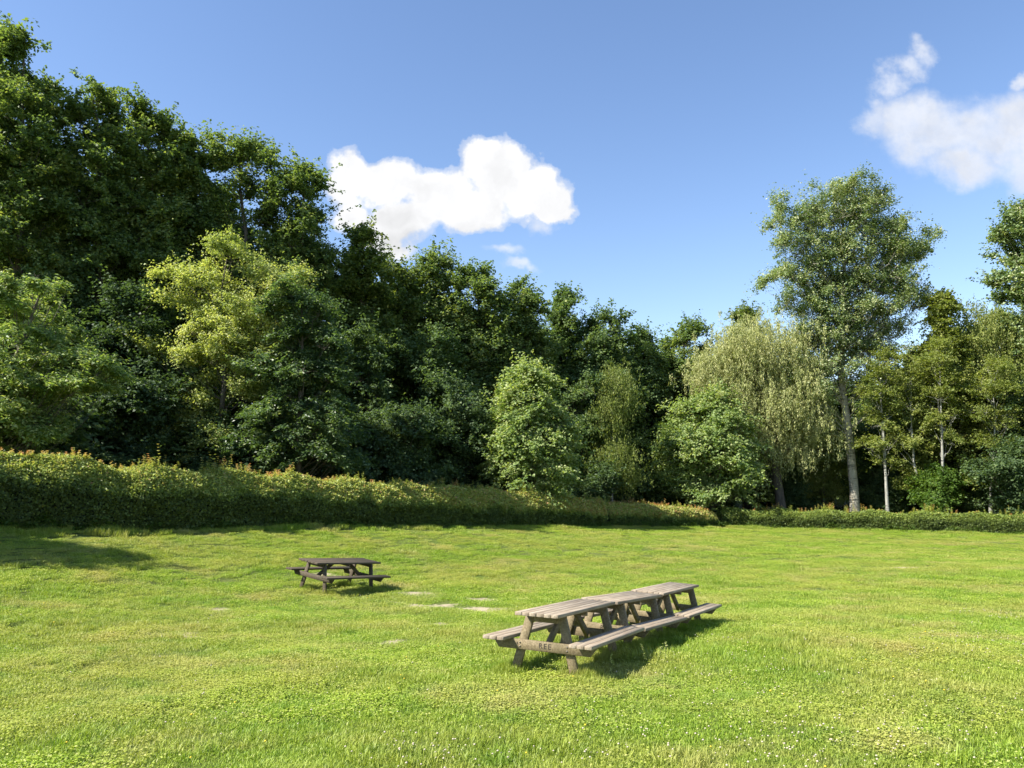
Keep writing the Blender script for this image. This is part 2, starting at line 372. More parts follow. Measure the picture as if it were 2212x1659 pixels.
def picnic_table(pose, dims, label, group, woodm, framem, mark=True, seed=0, footz=-.07):
    random.seed(seed)
    x, y, z, yaw, tl, tr = pose; L, W, SO, SW, ZS = dims
    root = empty('picnic_table', (x, y, z)); tag(root, label, 'picnic table', group)
    s_, c_ = math.sin(yaw), math.cos(yaw)
    ux = Vector((s_, c_, tl)).normalized(); vy = Vector((-c_, s_, -tr)); uz = ux.cross(vy).normalized(); vy = uz.cross(ux)
    R = Matrix((ux, vy, uz)).transposed(); root.rotation_euler = R.to_euler()
    TH = 0.040; ZT = 0.75
    top = Boards(); nb = 6; bw = W/nb
    for k in range(nb):
        e = random.uniform(-.006, .006)
        top.add((e, -W/2+bw*(k+.5), ZT-TH/2+random.uniform(-.0015, .0015)), (L, bw-0.005, TH))
    top.build('tabletop', woodm, root)
    for sgn in (1, -1):                       # +y is the left bench when seen from the near end
        b = Boards(); w3 = SW/3
        for k in range(3):
            b.add((random.uniform(-.006, .006), sgn*(SO-SW+w3*(k+.5)), ZS-TH/2), (L, w3-0.005, TH))
        b.build('bench_seat', woodm, root)
    FX = L/2-0.30
    foot, head = SO*0.60, W*0.5-0.075
    for e in (-1, 1):
        b = Boards(); b.add((e*(FX+0.052), 0, ZS-TH-0.055), (2*SO-0.06, 0.045, 0.11), Matrix.Rotation(math.pi/2, 3, 'Z'), cut=0.07)
        beam = b.build('seat_beam', framem, root)
        bo = Boards(); bo.add((e*FX, 0, ZT-TH-0.045), (W-0.05, 0.045, 0.09), Matrix.Rotation(math.pi/2, 3, 'Z'), cut=0.05)
        bo.build('top_beam', framem, root)
        for sgn in (1, -1):
            a0 = Vector((e*(FX+0.006), sgn*foot*(1 if footz < 0 else .93), footz)); a1 = Vector((e*(FX+0.006), sgn*head, ZT-TH-0.012)); d = a1-a0
            ang = math.atan2(d.z, d.y)
            l = Boards(); l.add((a0+a1)/2, (d.length, 0.044, 0.105), Matrix.Rotation(ang, 3, 'X')@Matrix.Rotation(math.pi/2, 3, 'Z'))
            l.build('leg', framem, root)
        br = Boards(); a0 = Vector((e*(FX-0.03), 0, ZS-TH-0.075)); a1 = Vector((e*(FX-0.50), 0, ZT-TH-0.02)); d = a1-a0
        br.add((a0+a1)/2, (d.length, 0.044, 0.085), Matrix.Rotation(-math.atan2(d.z, d.x), 3, 'Y')); br.build('brace', framem, root)
        for sgn in (1, -1):
            for dz in (-.022, .022):
                bt = Tubes(); yy = sgn*(foot*(1 if footz < 0 else .93)*.55+head*.45); x0 = e*(FX+0.052+0.0225)
                bt.add([(x0-e*.002, yy, ZS-TH-0.055+dz), (x0+e*.006, yy, ZS-TH-0.055+dz), (x0+e*.0065, yy, ZS-TH-0.055+dz)], [.011, .010, .001], 8); link('bolt', bt.mesh('bolt'), M['steel'], beam)
        if mark and e == -1:
            letters('REE', 0.085, M['ink'], beam, (-(FX+0.052)-0.0235, -0.02, ZS-TH-0.052))
            letters('4', 0.05, M['ink'], beam, (-(FX+0.052)-0.0235, 0.33, ZS-TH-0.045))
    cb = Boards(); cb.add((0, 0, ZT-TH-0.03), (W-0.06, 0.044, 0.06), Matrix.Rotation(math.pi/2, 3, 'Z')); cb.build('top_batten', framem, root)
    return root
D1 = (1.974, .542, .675, .273, .454)
GRP = 'weathered picnic tables pushed end to end in one row'
picnic_table((0.679, 9.961, .019, .456, -.067, -.007), D1, 'nearest of the three weathered picnic tables joined in a row on the lawn', GRP, M['wood'], M['wood_frame'], seed=1, footz=.05)
picnic_table((1.603, 11.812, -.14, .492, -.083, -.032), D1, 'middle of the three weathered picnic tables joined in a row, between the other two', GRP, M['wood'], M['wood_frame'], seed=2, footz=.05)
picnic_table((2.569, 13.516, -.254, .501, -.057, -.027), D1, 'farthest of the three weathered picnic tables joined in a row, at its far right end', GRP, M['wood'], M['wood_frame'], seed=3, footz=.05)
picnic_table((-4.344, 19.968, -.509, .619, -.084, -.1), (2.113, .697, .758, .227, .468), 'lone dark brown stained picnic table standing apart on the lawn near the hedge', None, M['wood_dark'], M['wood_dark'], mark=False, seed=4)

# ------------------------------------------------------------------ grass: short tufts scattered over the lawn
rng = np.random.default_rng(7)
def blade_tuft(name, n, rad, h0, h1, w, seed, broad=0):
    r = np.random.default_rng(seed)
    rr = rad*np.sqrt(r.random(n)); th = r.random(n)*2*np.pi
    P = np.stack([rr*np.cos(th), rr*np.sin(th), np.full(n, -0.012)], 1)
    az = r.random(n)*2*np.pi; lean = r.uniform(0.1, 0.95, n); h = r.uniform(h0, h1, n)*(0.75+0.5*r.random(n))
    D = np.stack([np.cos(az), np.sin(az), np.zeros(n)], 1); S = np.stack([-np.sin(az), np.cos(az), np.zeros(n)], 1)
    ww = w*r.uniform(.6, 1.3, n)[:, None]; hh = h[:, None]; ln = lean[:, None]
    up = np.array([0, 0, 1.0])
    V = np.empty((n, 5, 3)); V[:, 0] = P-S*ww/2; V[:, 1] = P+S*ww/2
    midp = P+up*hh*0.6+D*hh*ln*0.35
    V[:, 2] = midp+S*ww*.42; V[:, 3] = midp-S*ww*.42; V[:, 4] = P+up*hh*(1.0-0.3*ln)+D*hh*ln
    base = np.arange(n)[:, None]*5
    quads = base+np.array([[0, 1, 2, 3]]); tris = base+np.array([[3, 2, 4]])
    t = np.repeat(np.clip(r.normal(.45, .2, n), 0, 1), 5); V = V.reshape(-1, 3)
    if broad:                                    # clover and plantain leaves among the blades
        m_ = broad; rr = rad*np.sqrt(r.random(m_)); th = r.random(m_)*2*np.pi
        Q = np.stack([rr*np.cos(th), rr*np.sin(th), r.uniform(.02, .055, m_)], 1)
        a2 = r.random(m_)*2*np.pi; Dd = np.stack([np.cos(a2), np.sin(a2), r.uniform(-.1, .5, m_)], 1)
        Nn = np.stack([r.normal(0, .3, m_), r.normal(0, .3, m_), np.ones(m_)], 1)
        LV, LT = leaf_quads(Q, Dd, Nn, r.uniform(.018, .03, m_), r.uniform(.016, .024, m_), r.uniform(.5, .95, m_))
        quads = np.concatenate([quads, np.arange(m_*4).reshape(-1, 4)+len(V)]); V = np.concatenate([V, LV]); t = np.concatenate([t, LT])
    me = np_mesh(name, V, quads, tris, tint=t); me.materials.append(M['grass'])
    return bpy.data.objects.new(name, me)
m, g, out = new_mat('grass_blades'); M['grass'] = m
pos = g.add('ShaderNodeNewGeometry').outputs['Position']; at = g.add('ShaderNodeAttribute', attribute_name='tint')
n1 = g.noise(pos, 0.28, 5, 0.62); n2 = g.noise(pos, 1.6, 5, 0.6); n3 = g.noise(g.vm('ADD', pos, (40, 13, 0)), 0.5, 4, 0.6)
col = g.ramp(at.outputs['Fac'], [(0.0, (0.12, 0.21, 0.016)), (0.5, (0.26, 0.37, 0.034)), (0.8, (0.40, 0.48, 0.065)), (1.0, (0.60, 0.57, 0.24))])
col = g.mix(g.ramp(n1, [(0.42, 0.0), (0.62, 0.75)]), col, (0.42, 0.40, 0.10))
col = g.mix(g.ramp(n2, [(0.52, 0.0), (0.72, 0.6)]), col, (0.12, 0.25, 0.022))
n4 = g.noise(pos, 5.5, 4, 0.7)
col = g.mix(g.ramp(n4, [(0.50, 0.0), (0.70, 0.40)]), col, (0.14, 0.25, 0.025))
col = g.mix(g.ramp(n4, [(0.28, 0.35), (0.44, 0.0)]), col, (0.46, 0.52, 0.12))
col = g.mix(g.ramp(n3, [(0.54, 0.0), (0.70, 0.62)]), col, (0.50, 0.41, 0.17))
p = g.add('ShaderNodeBsdfPrincipled'); g.put(p.inputs['Base Color'], col); p.inputs['Roughness'].default_value = 0.5; p.inputs['Specular IOR Level'].default_value = 0.35
tr = g.add('ShaderNodeBsdfTranslucent'); g.put(tr.inputs[0], g.mix(1.0, col, (1.15, 1.25, 0.5), 'MULTIPLY'))
mx = g.add('ShaderNodeMixShader'); mx.inputs[0].default_value = 0.34
g.l.new(p.outputs[0], mx.inputs[1]); g.l.new(tr.outputs[0], mx.inputs[2]); g.l.new(mx.outputs[0], out.inputs[0])

tuft_col = bpy.data.collections.new('grass_tufts')
TU = [blade_tuft('tuft_a', 620, .30, .024, .052, .0056, 1), blade_tuft('tuft_b', 600, .30, .024, .060, .0056, 2, 50),
      blade_tuft('tuft_c', 480, .28, .02, .05, .0055, 3, 170), blade_tuft('tuft_d', 420, .22, .06, .13, .0062, 4)]
for o in TU: tuft_col.objects.link(o)
pts = []
def scatter(y0, y1, sp, scale):
    ys = np.arange(y0, y1, sp); out_ = []
    for yv in ys:
        hw = 0.68*yv+3.2; xs = np.arange(-hw, hw, sp)
        out_.append(np.stack([xs, np.full(len(xs), yv)], 1))
    q = np.concatenate(out_)+rng.normal(0, sp*.45, (sum(len(k) for k in out_), 2))
    pts.append(np.column_stack([q, np.full(len(q), scale)]))
scatter(4.2, 16, .21, 1.0); scatter(16, 30, .30, 1.15); scatter(30, 58, .46, 1.5)
pts = np.concatenate(pts)
hx = []
for h in (HEDGE, HEDGE2, HEDGE3): hx += [(P3(a, b_, y)[0], y) for a, y, b_, t_ in h]
hx = np.array(hx); order = np.argsort(hx[:, 0]); hx = hx[order]
def hedge_y(x): return np.interp(x, hx[:, 0], hx[:, 1])
pts = pts[pts[:, 1] < hedge_y(pts[:, 0])+1.5]
bv = bareness(pts[:, 0], pts[:, 1])
keep = rng.random(len(pts)) > np.clip(bv*1.1, 0, .86); pts = pts[keep]; bv = bv[keep]
# value noise for height and kind of the grass
def vnoise(x, y, f, seed):
    r = np.random.default_rng(seed); T = r.random((64, 64)); xf = x*f+100; yf = y*f+100
    x0 = np.floor(xf).astype(int); y0 = np.floor(yf).astype(int); a = xf-x0; b = yf-y0; a = a*a*(3-2*a); b = b*b*(3-2*b)
    g_ = lambda i, j: T[i % 64, j % 64]
    return (g_(x0, y0)*(1-a)+g_(x0+1, y0)*a)*(1-b)+(g_(x0, y0+1)*(1-a)+g_(x0+1, y0+1)*a)*b
nz = vnoise(pts[:, 0], pts[:, 1], .9, 3)*.6+vnoise(pts[:, 0], pts[:, 1], 2.3, 4)*.4
kind = np.where(nz > .62, 2, np.where(nz > .45, 1, 0)); tall = rng.random(len(pts)) < np.where(nz < .30, .25, .03); kind = np.where(tall, 3, kind)
hs = 0.45+0.75*vnoise(pts[:, 0], pts[:, 1], .5, 9)
hs *= np.where(bv > .05, .6, 1.0)
kind = np.where((bv > .05), 0, kind)
# longer grass along the hedge foot and under the tables, where a mower cannot reach
dh = hedge_y(pts[:, 0])-pts[:, 1]; nearh = dh < 1.6
kind = np.where(nearh & (rng.random(len(pts)) < .6), 3, kind); hs = np.where(nearh, hs*1.7, hs)
extra = []
TP = [(0.679, 9.961, .456, 1.0, .8), (1.603, 11.812, .492, 1.0, .8), (2.569, 13.516, .501, 1.0, .8), (-4.344, 19.968, .619, .95, .75)]
for (tx, ty, yaw, hl, hwd) in TP:
    s_, c_ = math.sin(yaw), math.cos(yaw)
    u = (pts[:, 0]-tx)*s_+(pts[:, 1]-ty)*c_; v = (pts[:, 0]-tx)*c_-(pts[:, 1]-ty)*s_
    ins = (abs(u) < hl) & (abs(v) < hwd); hs = np.where(ins, hs*1.25, hs)
    for e in (-1, 1):
        for sg in (-1, 1):
            for k in range(9):
                uu = e*.67*hl+rng.normal(0, .10); vv = sg*.42+rng.normal(0, .10); extra.append((tx+uu*s_+vv*c_, ty+uu*c_-vv*s_, .62, 3, rng.uniform(1.2, 2.4)))
    for k in range(26):
        uu = rng.uniform(-hl, hl); vv = rng.uniform(.2, .8); extra.append((tx+uu*s_+vv*c_, ty+uu*c_-vv*s_, .6, 3, rng.uniform(.7, 1.6)))
extra = np.array(extra)
allp = np.column_stack([np.concatenate([pts[:, 0], extra[:, 0]]), np.concatenate([pts[:, 1], extra[:, 1]])])
scl = np.concatenate([pts[:, 2], extra[:, 2]]); kind = np.concatenate([kind, extra[:, 3]]).astype(np.int32); hs = np.concatenate([hs, extra[:, 4]])
zz = ground_z(allp[:, 0], allp[:, 1]); n = len(allp)
me = bpy.data.meshes.new('grass'); me.vertices.add(n); me.vertices.foreach_set('co', np.column_stack([allp, zz]).astype(np.float32).ravel())
def attr(me, nm, ty, arr, key='value'):
    a = me.attributes.new(nm, ty, 'POINT'); a.data.foreach_set(key, arr)
attr(me, 'kind_index', 'INT', kind)
attr(me, 'rot', 'FLOAT_VECTOR', np.column_stack([rng.normal(0, .05, n), rng.normal(0, .05, n), rng.random(n)*6.283]).astype(np.float32).ravel(), 'vector')
attr(me, 'scl', 'FLOAT_VECTOR', np.column_stack([scl, scl, np.minimum(scl, 1.1)*hs]).astype(np.float32).ravel(), 'vector')
me.materials.append(M['grass'])
grass = bpy.data.objects.new('grass', me); COL.objects.link(grass)
tag(grass, 'short mown sunlit grass covering the whole lawn', 'grass', kind='stuff')
ng = bpy.data.node_groups.new('scatter_tufts', 'GeometryNodeTree')
ng.interface.new_socket(name='Geometry', in_out='INPUT', socket_type='NodeSocketGeometry'); ng.interface.new_socket(name='Geometry', in_out='OUTPUT', socket_type='NodeSocketGeometry')
N = ng.nodes; Lk = ng.links
gi = N.new('NodeGroupInput'); go = N.new('NodeGroupOutput'); m2p = N.new('GeometryNodeMeshToPoints'); iop = N.new('GeometryNodeInstanceOnPoints')
ci = N.new('GeometryNodeCollectionInfo'); ci.inputs[0].default_value = tuft_col; ci.inputs['Separate Children'].default_value = True; ci.inputs['Reset Children'].default_value = True
def named(nm, ty):
    q = N.new('GeometryNodeInputNamedAttribute'); q.data_type = ty; q.inputs[0].default_value = nm; return q.outputs[0]
Lk.new(gi.outputs[0], m2p.inputs[0]); Lk.new(m2p.outputs[0], iop.inputs['Points']); Lk.new(ci.outputs[0], iop.inputs['Instance'])
iop.inputs['Pick Instance'].default_value = True; Lk.new(named('kind_index', 'INT'), iop.inputs['Instance Index'])
e2r = N.new('FunctionNodeEulerToRotation'); Lk.new(named('rot', 'FLOAT_VECTOR'), e2r.inputs[0]); Lk.new(e2r.outputs[0], iop.inputs['Rotation'])
Lk.new(named('scl', 'FLOAT_VECTOR'), iop.inputs['Scale']); Lk.new(iop.outputs[0], go.inputs[0])
md = grass.modifiers.new('tufts', 'NODES'); md.node_group = ng

# white clover heads, yellow hawkbits, and pale seed stalks
def flat_mat(name, c, rough=.7):
    m, g, out = new_mat(name); p = g.add('ShaderNodeBsdfPrincipled')
    n = g.noise(g.add('ShaderNodeNewGeometry').outputs['Position'], 90, 2)
    g.put(p.inputs['Base Color'], g.mix(n, tuple(k*.7 for k in c), c)); p.inputs['Roughness'].default_value = rough; g.l.new(p.outputs[0], out.inputs[0]); return m
def heads(name, xy, zoff, r, mat, label, cat):
    n = len(xy); z = ground_z(xy[:, 0], xy[:, 1])+zoff
    octv = np.array([(1, 0, 0), (0, 1, 0), (-1, 0, 0), (0, -1, 0), (0, 0, .9), (0, 0, -.7), (.7, .7, .45), (-.7, .7, .45), (-.7, -.7, .45), (.7, -.7, .45)], float)
    T = [(0, 6, 4), (6, 1, 4), (1, 7, 4), (7, 2, 4), (2, 8, 4), (8, 3, 4), (3, 9, 4), (9, 0, 4), (0, 1, 6), (1, 2, 7), (2, 3, 8), (3, 0, 9), (1, 0, 5), (2, 1, 5), (3, 2, 5), (0, 3, 5)]
    C = np.column_stack([xy, z]); V = (C[:, None]+octv[None]*r[:, None, None]).reshape(-1, 3)
    Tt = (np.arange(n)[:, None, None]*10+np.array(T)[None]).reshape(-1, 3)
    # stems
    st = np.empty((n, 3, 3)); st[:, 0] = C-np.array([.0015, 0, 0])-np.column_stack([np.zeros((n, 2)), zoff]); st[:, 1] = st[:, 0]+np.array([.003, 0, 0]); st[:, 2] = C
    V2 = st.reshape(-1, 3); T2 = np.arange(n*3).reshape(-1, 3)+len(V)
    me = np_mesh(name, np.concatenate([V, V2]), None, np.concatenate([Tt, T2]))
    me.materials.append(mat); me.materials.append(M['weed'])
    mi = np.zeros(len(me.polygons), np.int32); mi[len(Tt):] = 1; me.polygons.foreach_set('material_index', mi)
    o = bpy.data.objects.new(name, me); COL.objects.link(o); tag(o, label, cat, kind='stuff'); return o
cl = []
def gpt(px, py):
    lo, hi = 3.0, 60.0
    for _ in range(30):
        mid = (lo+hi)/2; p = P3(px, py, mid)
        if p[2] > gz(p[0], mid): lo = mid
        else: hi = mid
    return P3(px, py, lo)[:2]
for (px, py, sp, k) in [(900, 1630, .25, 55), (980, 1655, .3, 40), (1250, 1640, .5, 60), (1400, 1600, .5, 70), (1650, 1620, .6, 120), (1780, 1640, .5, 90), (1900, 1600, .7, 110), (2100, 1560, .8, 90), (1650, 1480, .7, 80),
                        (1760, 1430, .7, 50), (1920, 1400, .9, 80), (2050, 1370, 1.0, 110), (2150, 1400, .8, 80), (1500, 1420, .5, 25), (560, 1340, .6, 30), (700, 1180, 1.2, 70), (440, 1500, .6, 30), (600, 1560, .5, 25), (1150, 1170, 1.5, 50), (1500, 1230, 1.5, 60), (1900, 1260, 2.0, 90), (2100, 1200, 2, 60), (1560, 1385, .3, 12), (2150, 1330, .5, 100)]:
    c = gpt(px, py); cl.append(np.column_stack([rng.normal(c[0], sp, k), rng.normal(c[1], sp, k)]))
u = rng.uniform(4.5, 26, 350); cl.append(np.column_stack([rng.uniform(-.7, .75, 350)*u, u]))
cl = np.concatenate(cl); cl = cl[rng.random(len(cl)) < .62]
heads('clover_flowers', cl, rng.uniform(.045, .085, len(cl)), rng.uniform(.004, .0105, len(cl)), flat_mat('clover_white', (0.55, 0.47, 0.36)), 'small white clover heads dotted over the lawn', 'flowers')
u = rng.uniform(4.5, 30, 90); yl = np.column_stack([rng.uniform(-.7, .75, 90)*u, u])
heads('yellow_flowers', yl, rng.uniform(.06, .12, len(yl)), rng.uniform(.008, .013, len(yl)), flat_mat('hawkbit_yellow', (0.75, 0.55, 0.03)), 'few scattered tiny yellow flowers in the lawn', 'flowers')

# flowering weed stalks beside the near tables
def stalk(px, py, h, label):
    c = gpt(px, py); z = gz(c[0], c[1]); root = empty('seed_stalk', (c[0], c[1], z)); tag(root, label, 'weed', 'pale weed stalks growing beside the near tables')
    t = Tubes(); r = np.random.default_rng(int(px)); lean = r.normal(0, .08, 2)
    k = np.linspace(0, 1, 5)[:, None]; path = np.column_stack([k*lean[0], k*lean[1], k*h-0.02])
    t.add(path, np.linspace(.004, .002, 5), 4); link('stem', t.mesh('stem'), M['weed'], root)
    n = 34; f = r.uniform(.3, 1, n); P = np.column_stack([f*lean[0], f*lean[1], f*h]); D = np.column_stack([r.normal(0, 1, n), r.normal(0, 1, n), r.uniform(.2, 1, n)])
    V, T_ = leaf_quads(P, D, r.normal(0, 1, (n, 3)), r.uniform(.012, .03, n), .010, r.uniform(.3, 1, n)); link('leaves', np_mesh('leaves', V, np.arange(n*4).reshape(-1, 4), tint=T_), M['pale'], root)
stalk(1402, 1440, .30, 'leftmost of three pale weed stalks in the shade beside the middle picnic table')
stalk(1416, 1440, .26, 'middle of three pale weed stalks in the shade beside the middle picnic table')
stalk(1436, 1434, .24, 'rightmost of three pale weed stalks in the shade beside the middle picnic table')
stalk(1318, 1468, .24, 'single brownish weed stalk at the near tip of the table shadow')

# ------------------------------------------------------------------ trees
def warp(P, f, amp):
    x, y, z = P[:, 0]*f, P[:, 1]*f, P[:, 2]*f
    return amp*np.column_stack([np.sin(y*1.9+1.3*np.sin(z*1.7))+.5*np.sin(z*4.1+x), np.sin(z*2.1+1.1*np.sin(x*1.5))+.5*np.sin(x*3.7+y), np.sin(x*2.3+1.2*np.sin(y*1.3))+.5*np.sin(y*4.3+z)])
LEAVES = [0]
def tree(name, label, cat, base, lobes, mat, bark, n_leaves, leaf=(.15, .10), trunk_r=.25, group=None, seed=0, style='round', sub=0.38, lean_top=None,
         tint=(.42, .2), trunk_top=None, flat=.55, density_bottom=1.0, limb=True, path=None, up=.12):
    """base (x, y); lobes = [(x, y, z, r)] in world units.  > trunk (with its limbs), crown"""
    r = np.random.default_rng(seed+101); bx, by = base; bz = gz(bx, by)
    root = empty(name, (bx, by, bz)); tag(root, label, cat, group)
    o3 = np.array([bx, by, bz]); Lb = np.array(lobes, float); C = Lb[:, :3]-o3; R = Lb[:, 3]
    zt = (C[:, 2]+R*.4).max() if trunk_top is None else trunk_top
    zl = C[:, 2].min()
    # trunk follows the crown's middle
    if path is None:
        hi = C[C[:, 2] > zl+(zt-zl)*.5] if len(C) > 3 else C
        tx, ty = hi[:, 0].mean(), hi[:, 1].mean()
        k = np.linspace(0, 1, 9); path = np.column_stack([tx*k**1.3+r.normal(0, .06, 9)*k*zt*.12, ty*k**1.3+r.normal(0, .05, 9)*k*zt*.1, k*zt-0.15])
    path = np.asarray(path, float); kk = np.linspace(0, 1, len(path))
    rad = trunk_r*(1-kk**1.3*.9); rad[0] *= 1.25
    tb = Tubes(); tb.add(path, rad, 10)
    # sub-clumps on every lobe
    w = R**2; subs = []; srs = []; lobe_id = []
    for i in range(len(C)):
        ns = max(5, int(round(4+9*(R[i]/ (sub*1.7))**2*.35)))
        ns = min(ns, 60)
        d = unit(r.normal(0, 1, (ns, 3))); d[:, 2] = np.where(d[:, 2] < -.45, -d[:, 2], d[:, 2])
        rr = R[i]*r.uniform(.25, 1.18, ns)
        subs.append(C[i]+d*rr[:, None]*np.array([1, 1, .9])); srs.append(sub*r.uniform(.45, 1.5, ns)); lobe_id.append(np.full(ns, i))
    S = np.concatenate(subs); sr = np.concatenate(srs); li = np.concatenate(lobe_id)
    if limb:
        for i in range(len(C)):
            h0 = np.clip(C[i, 2]-max(.8, np.hypot(C[i, 0], C[i, 1])*.8)-R[i]*.4, zt*.12, zt*.92)
            st = np.array([np.interp(h0, path[:, 2], path[:, j]) for j in range(3)]); st[2] = h0
            en = C[i]; q = np.linspace(0, 1, 5)[:, None]; mid = (st+en)/2+np.array([0, 0, -.12*np.linalg.norm(en-st)])
            pt = (1-q)**2*st+2*q*(1-q)*mid+q*q*en; pt[1:4] += r.normal(0, .05*np.linalg.norm(en-st)**.7, (3, 3))
            r0 = max(.02, trunk_r*.30*(R[i]/R.max())*(1-.5*h0/zt)); tb.add(pt, np.linspace(r0, r0*.35, 5), 5)
            ids = np.where(li == i)[0]
            for j in ids[:8]:
                e2 = S[j]; m2 = (en+e2)/2+r.normal(0, .08, 3); tb.add([en, m2, e2], [r0*.35, r0*.2, .006], 4)
    link('trunk', tb.mesh('trunk'), bark, root)
    # leaves
    wt = sr**2*(1.0); wt = wt/wt.sum(); cnt = r.multinomial(n_leaves, wt); idx = np.repeat(np.arange(len(S)), cnt); n = len(idx)
    if style == 'weep':
        # strands hanging from the clumps
        sid = idx*24+r.integers(0, 24, n); o = np.argsort(sid); sid = sid[o]; idx = idx[o]
        u_, inv = np.unique(sid, return_inverse=True); ns = len(u_)
        so = r.normal(0, .5, (ns, 3))*sr[u_//24][:, None]*1.5; sl = r.uniform(.3, 1.5, ns); t_ = r.random(n)
        sw = r.normal(0, .12, (ns, 2))
        P = S[idx]+so[inv]; P[:, 2] -= t_*sl[inv]; P[:, :2] += sw[inv]*(t_*sl[inv])[:, None]*.5+r.normal(0, .07, (n, 2))
        D = np.column_stack([r.normal(0, .35, n), r.normal(0, .35, n), -np.ones(n)]); Nn = r.normal(0, 1, (n, 3)); Nn[:, 2] *= .3
        tn = np.clip(r.normal(tint[0], tint[1], n)+.12*r.normal(0, 1, ns)[inv], 0, 1)
    else:
        NT = 11; tw = idx*NT+r.integers(0, NT, n); nt = len(S)*NT
        so3 = unit(S-np.array([0, 0, 1])*(S[:, 2:3]*.7))
        tdir = unit(r.normal(0, 1, (nt, 3))*np.array([1, 1, flat])+np.repeat(so3, NT, axis=0)*.55+np.array([0, 0, up]))
        tlen = np.repeat(sr, NT)*r.uniform(.5, 2.0, nt); t0 = r.random(n)**.8
        bend = r.normal(0, .25, (nt, 3)); ext = (tdir[tw]+bend[tw]*t0[:, None])*(tlen[tw]*t0)[:, None]+r.normal(0, .09, (n, 3))*np.array([1, 1, flat])
        P = S[idx]+ext
        P += warp(P+o3, .55, .28)
        if style == 'spray':      # flat sprays that droop outwards
            od = unit(S[idx]*np.array([1, 1, 0])+1e-6); t_ = np.sum(ext*od, axis=1); P[:, 2] -= np.clip(t_, 0, 2)*.35
        outw = unit(S[idx]-np.array([0, 0, 0])-np.array([0, 0, 1])*(S[idx][:, 2:3]*.85)); outw[:, 2] = 0
        az = r.random(n)*2*np.pi
        D = np.column_stack([np.cos(az), np.sin(az), r.normal(-.25, .35, n)])+outw*.5
        Nn = np.column_stack([r.normal(0, .55, n), r.normal(0, .55, n), np.ones(n)*.75])+outw*.35
        tn = np.clip(r.normal(tint[0], tint[1], n)+(r.normal(0, .13, len(S)))[idx], 0, 1)
    L_ = leaf[0]*r.uniform(.65, 1.3, n); W_ = leaf[1]*r.uniform(.7, 1.25, n)
    V, T_ = leaf_quads(P, D, Nn, L_, W_, tn); LEAVES[0] += n
    link('crown', np_mesh('crown', V, np.arange(n*4).reshape(-1, 4), tint=T_), mat, root)
    return root

def lobes_px(lst, Y, depth, seed):
    """silhouette lobes (px, py, r px) turned into balls at real distances around Y, plus partners behind and in front"""
    r = np.random.default_rng(seed+55); out = []
    for (px, py, rp) in lst:
        rr = rp/FPX*Y
        for k in range(3):
            dy = (0, .8, -.8)[k]*depth*r.uniform(.5, 1.1); sh = (1, .82, .82)[k]
            p = P3(px+r.normal(0, rp*.22)*(k > 0), py+r.normal(0, rp*.18)*(k > 0), Y)
            out.append((p[0], Y+dy, p[2], rr*sh))
    return out
def lobes_env(px, Y, top_py, bot_py, half_px, seed, prof='oak', n=34):
    """crown lobes filling an envelope round a trunk at (px, Y)"""
    r = np.random.default_rng(seed+9); t = P3(px, top_py, Y); b = P3(px, bot_py, Y); zt, zb = t[2], b[2]; x0 = XG(px, Y); x1 = t[0]
    Rm = half_px/FPX*Y; out = []; hh = zt-zb
    for k in range(n):
        f = (k+.5)/n; f = f**.9
        if prof == 'oak': R = Rm*(.85+.3*math.sin(math.pi*min(1, f*.9+.1)))*(1 if f < .82 else 1-(f-.82)*2.2)
        elif prof == 'cone': R = Rm*(1.08-f**1.5*.95)*(.75 if f < .08 else 1)
        elif prof == 'egg': R = Rm*1.08*math.sin(math.pi*(.26+.68*f))**.7
        elif prof == 'spire': R = Rm*(1.0-f**1.5*.80)
        else: R = Rm
        R = max(R, .35); th = k*2.39996+r.normal(0, .3); lr = max(.45, R*r.uniform(.28, .60)); lr = min(lr, hh*.17)
        rad = max(0, (R-lr))*r.uniform(.72, 1.05)
        z = zb+lr*.6+f*(hh-lr*1.5)
        xc = x0+(x1-x0)*f
        out.append((xc+rad*math.cos(th), Y+rad*math.sin(th), z+r.normal(0, .25), lr))
    out.append((x1, Y, zt-Rm*.16, Rm*.20))
    # core filling
    for k in range(6):
        f = (k+.5)/6.5; out.append((x0+(x1-x0)*f+r.normal(0, .3), Y+r.normal(0, .3), zb+f*hh*.9, Rm*.38*(1-f*.5)))
    return out

WOOD = 'tall trees of the wood behind the hedge'
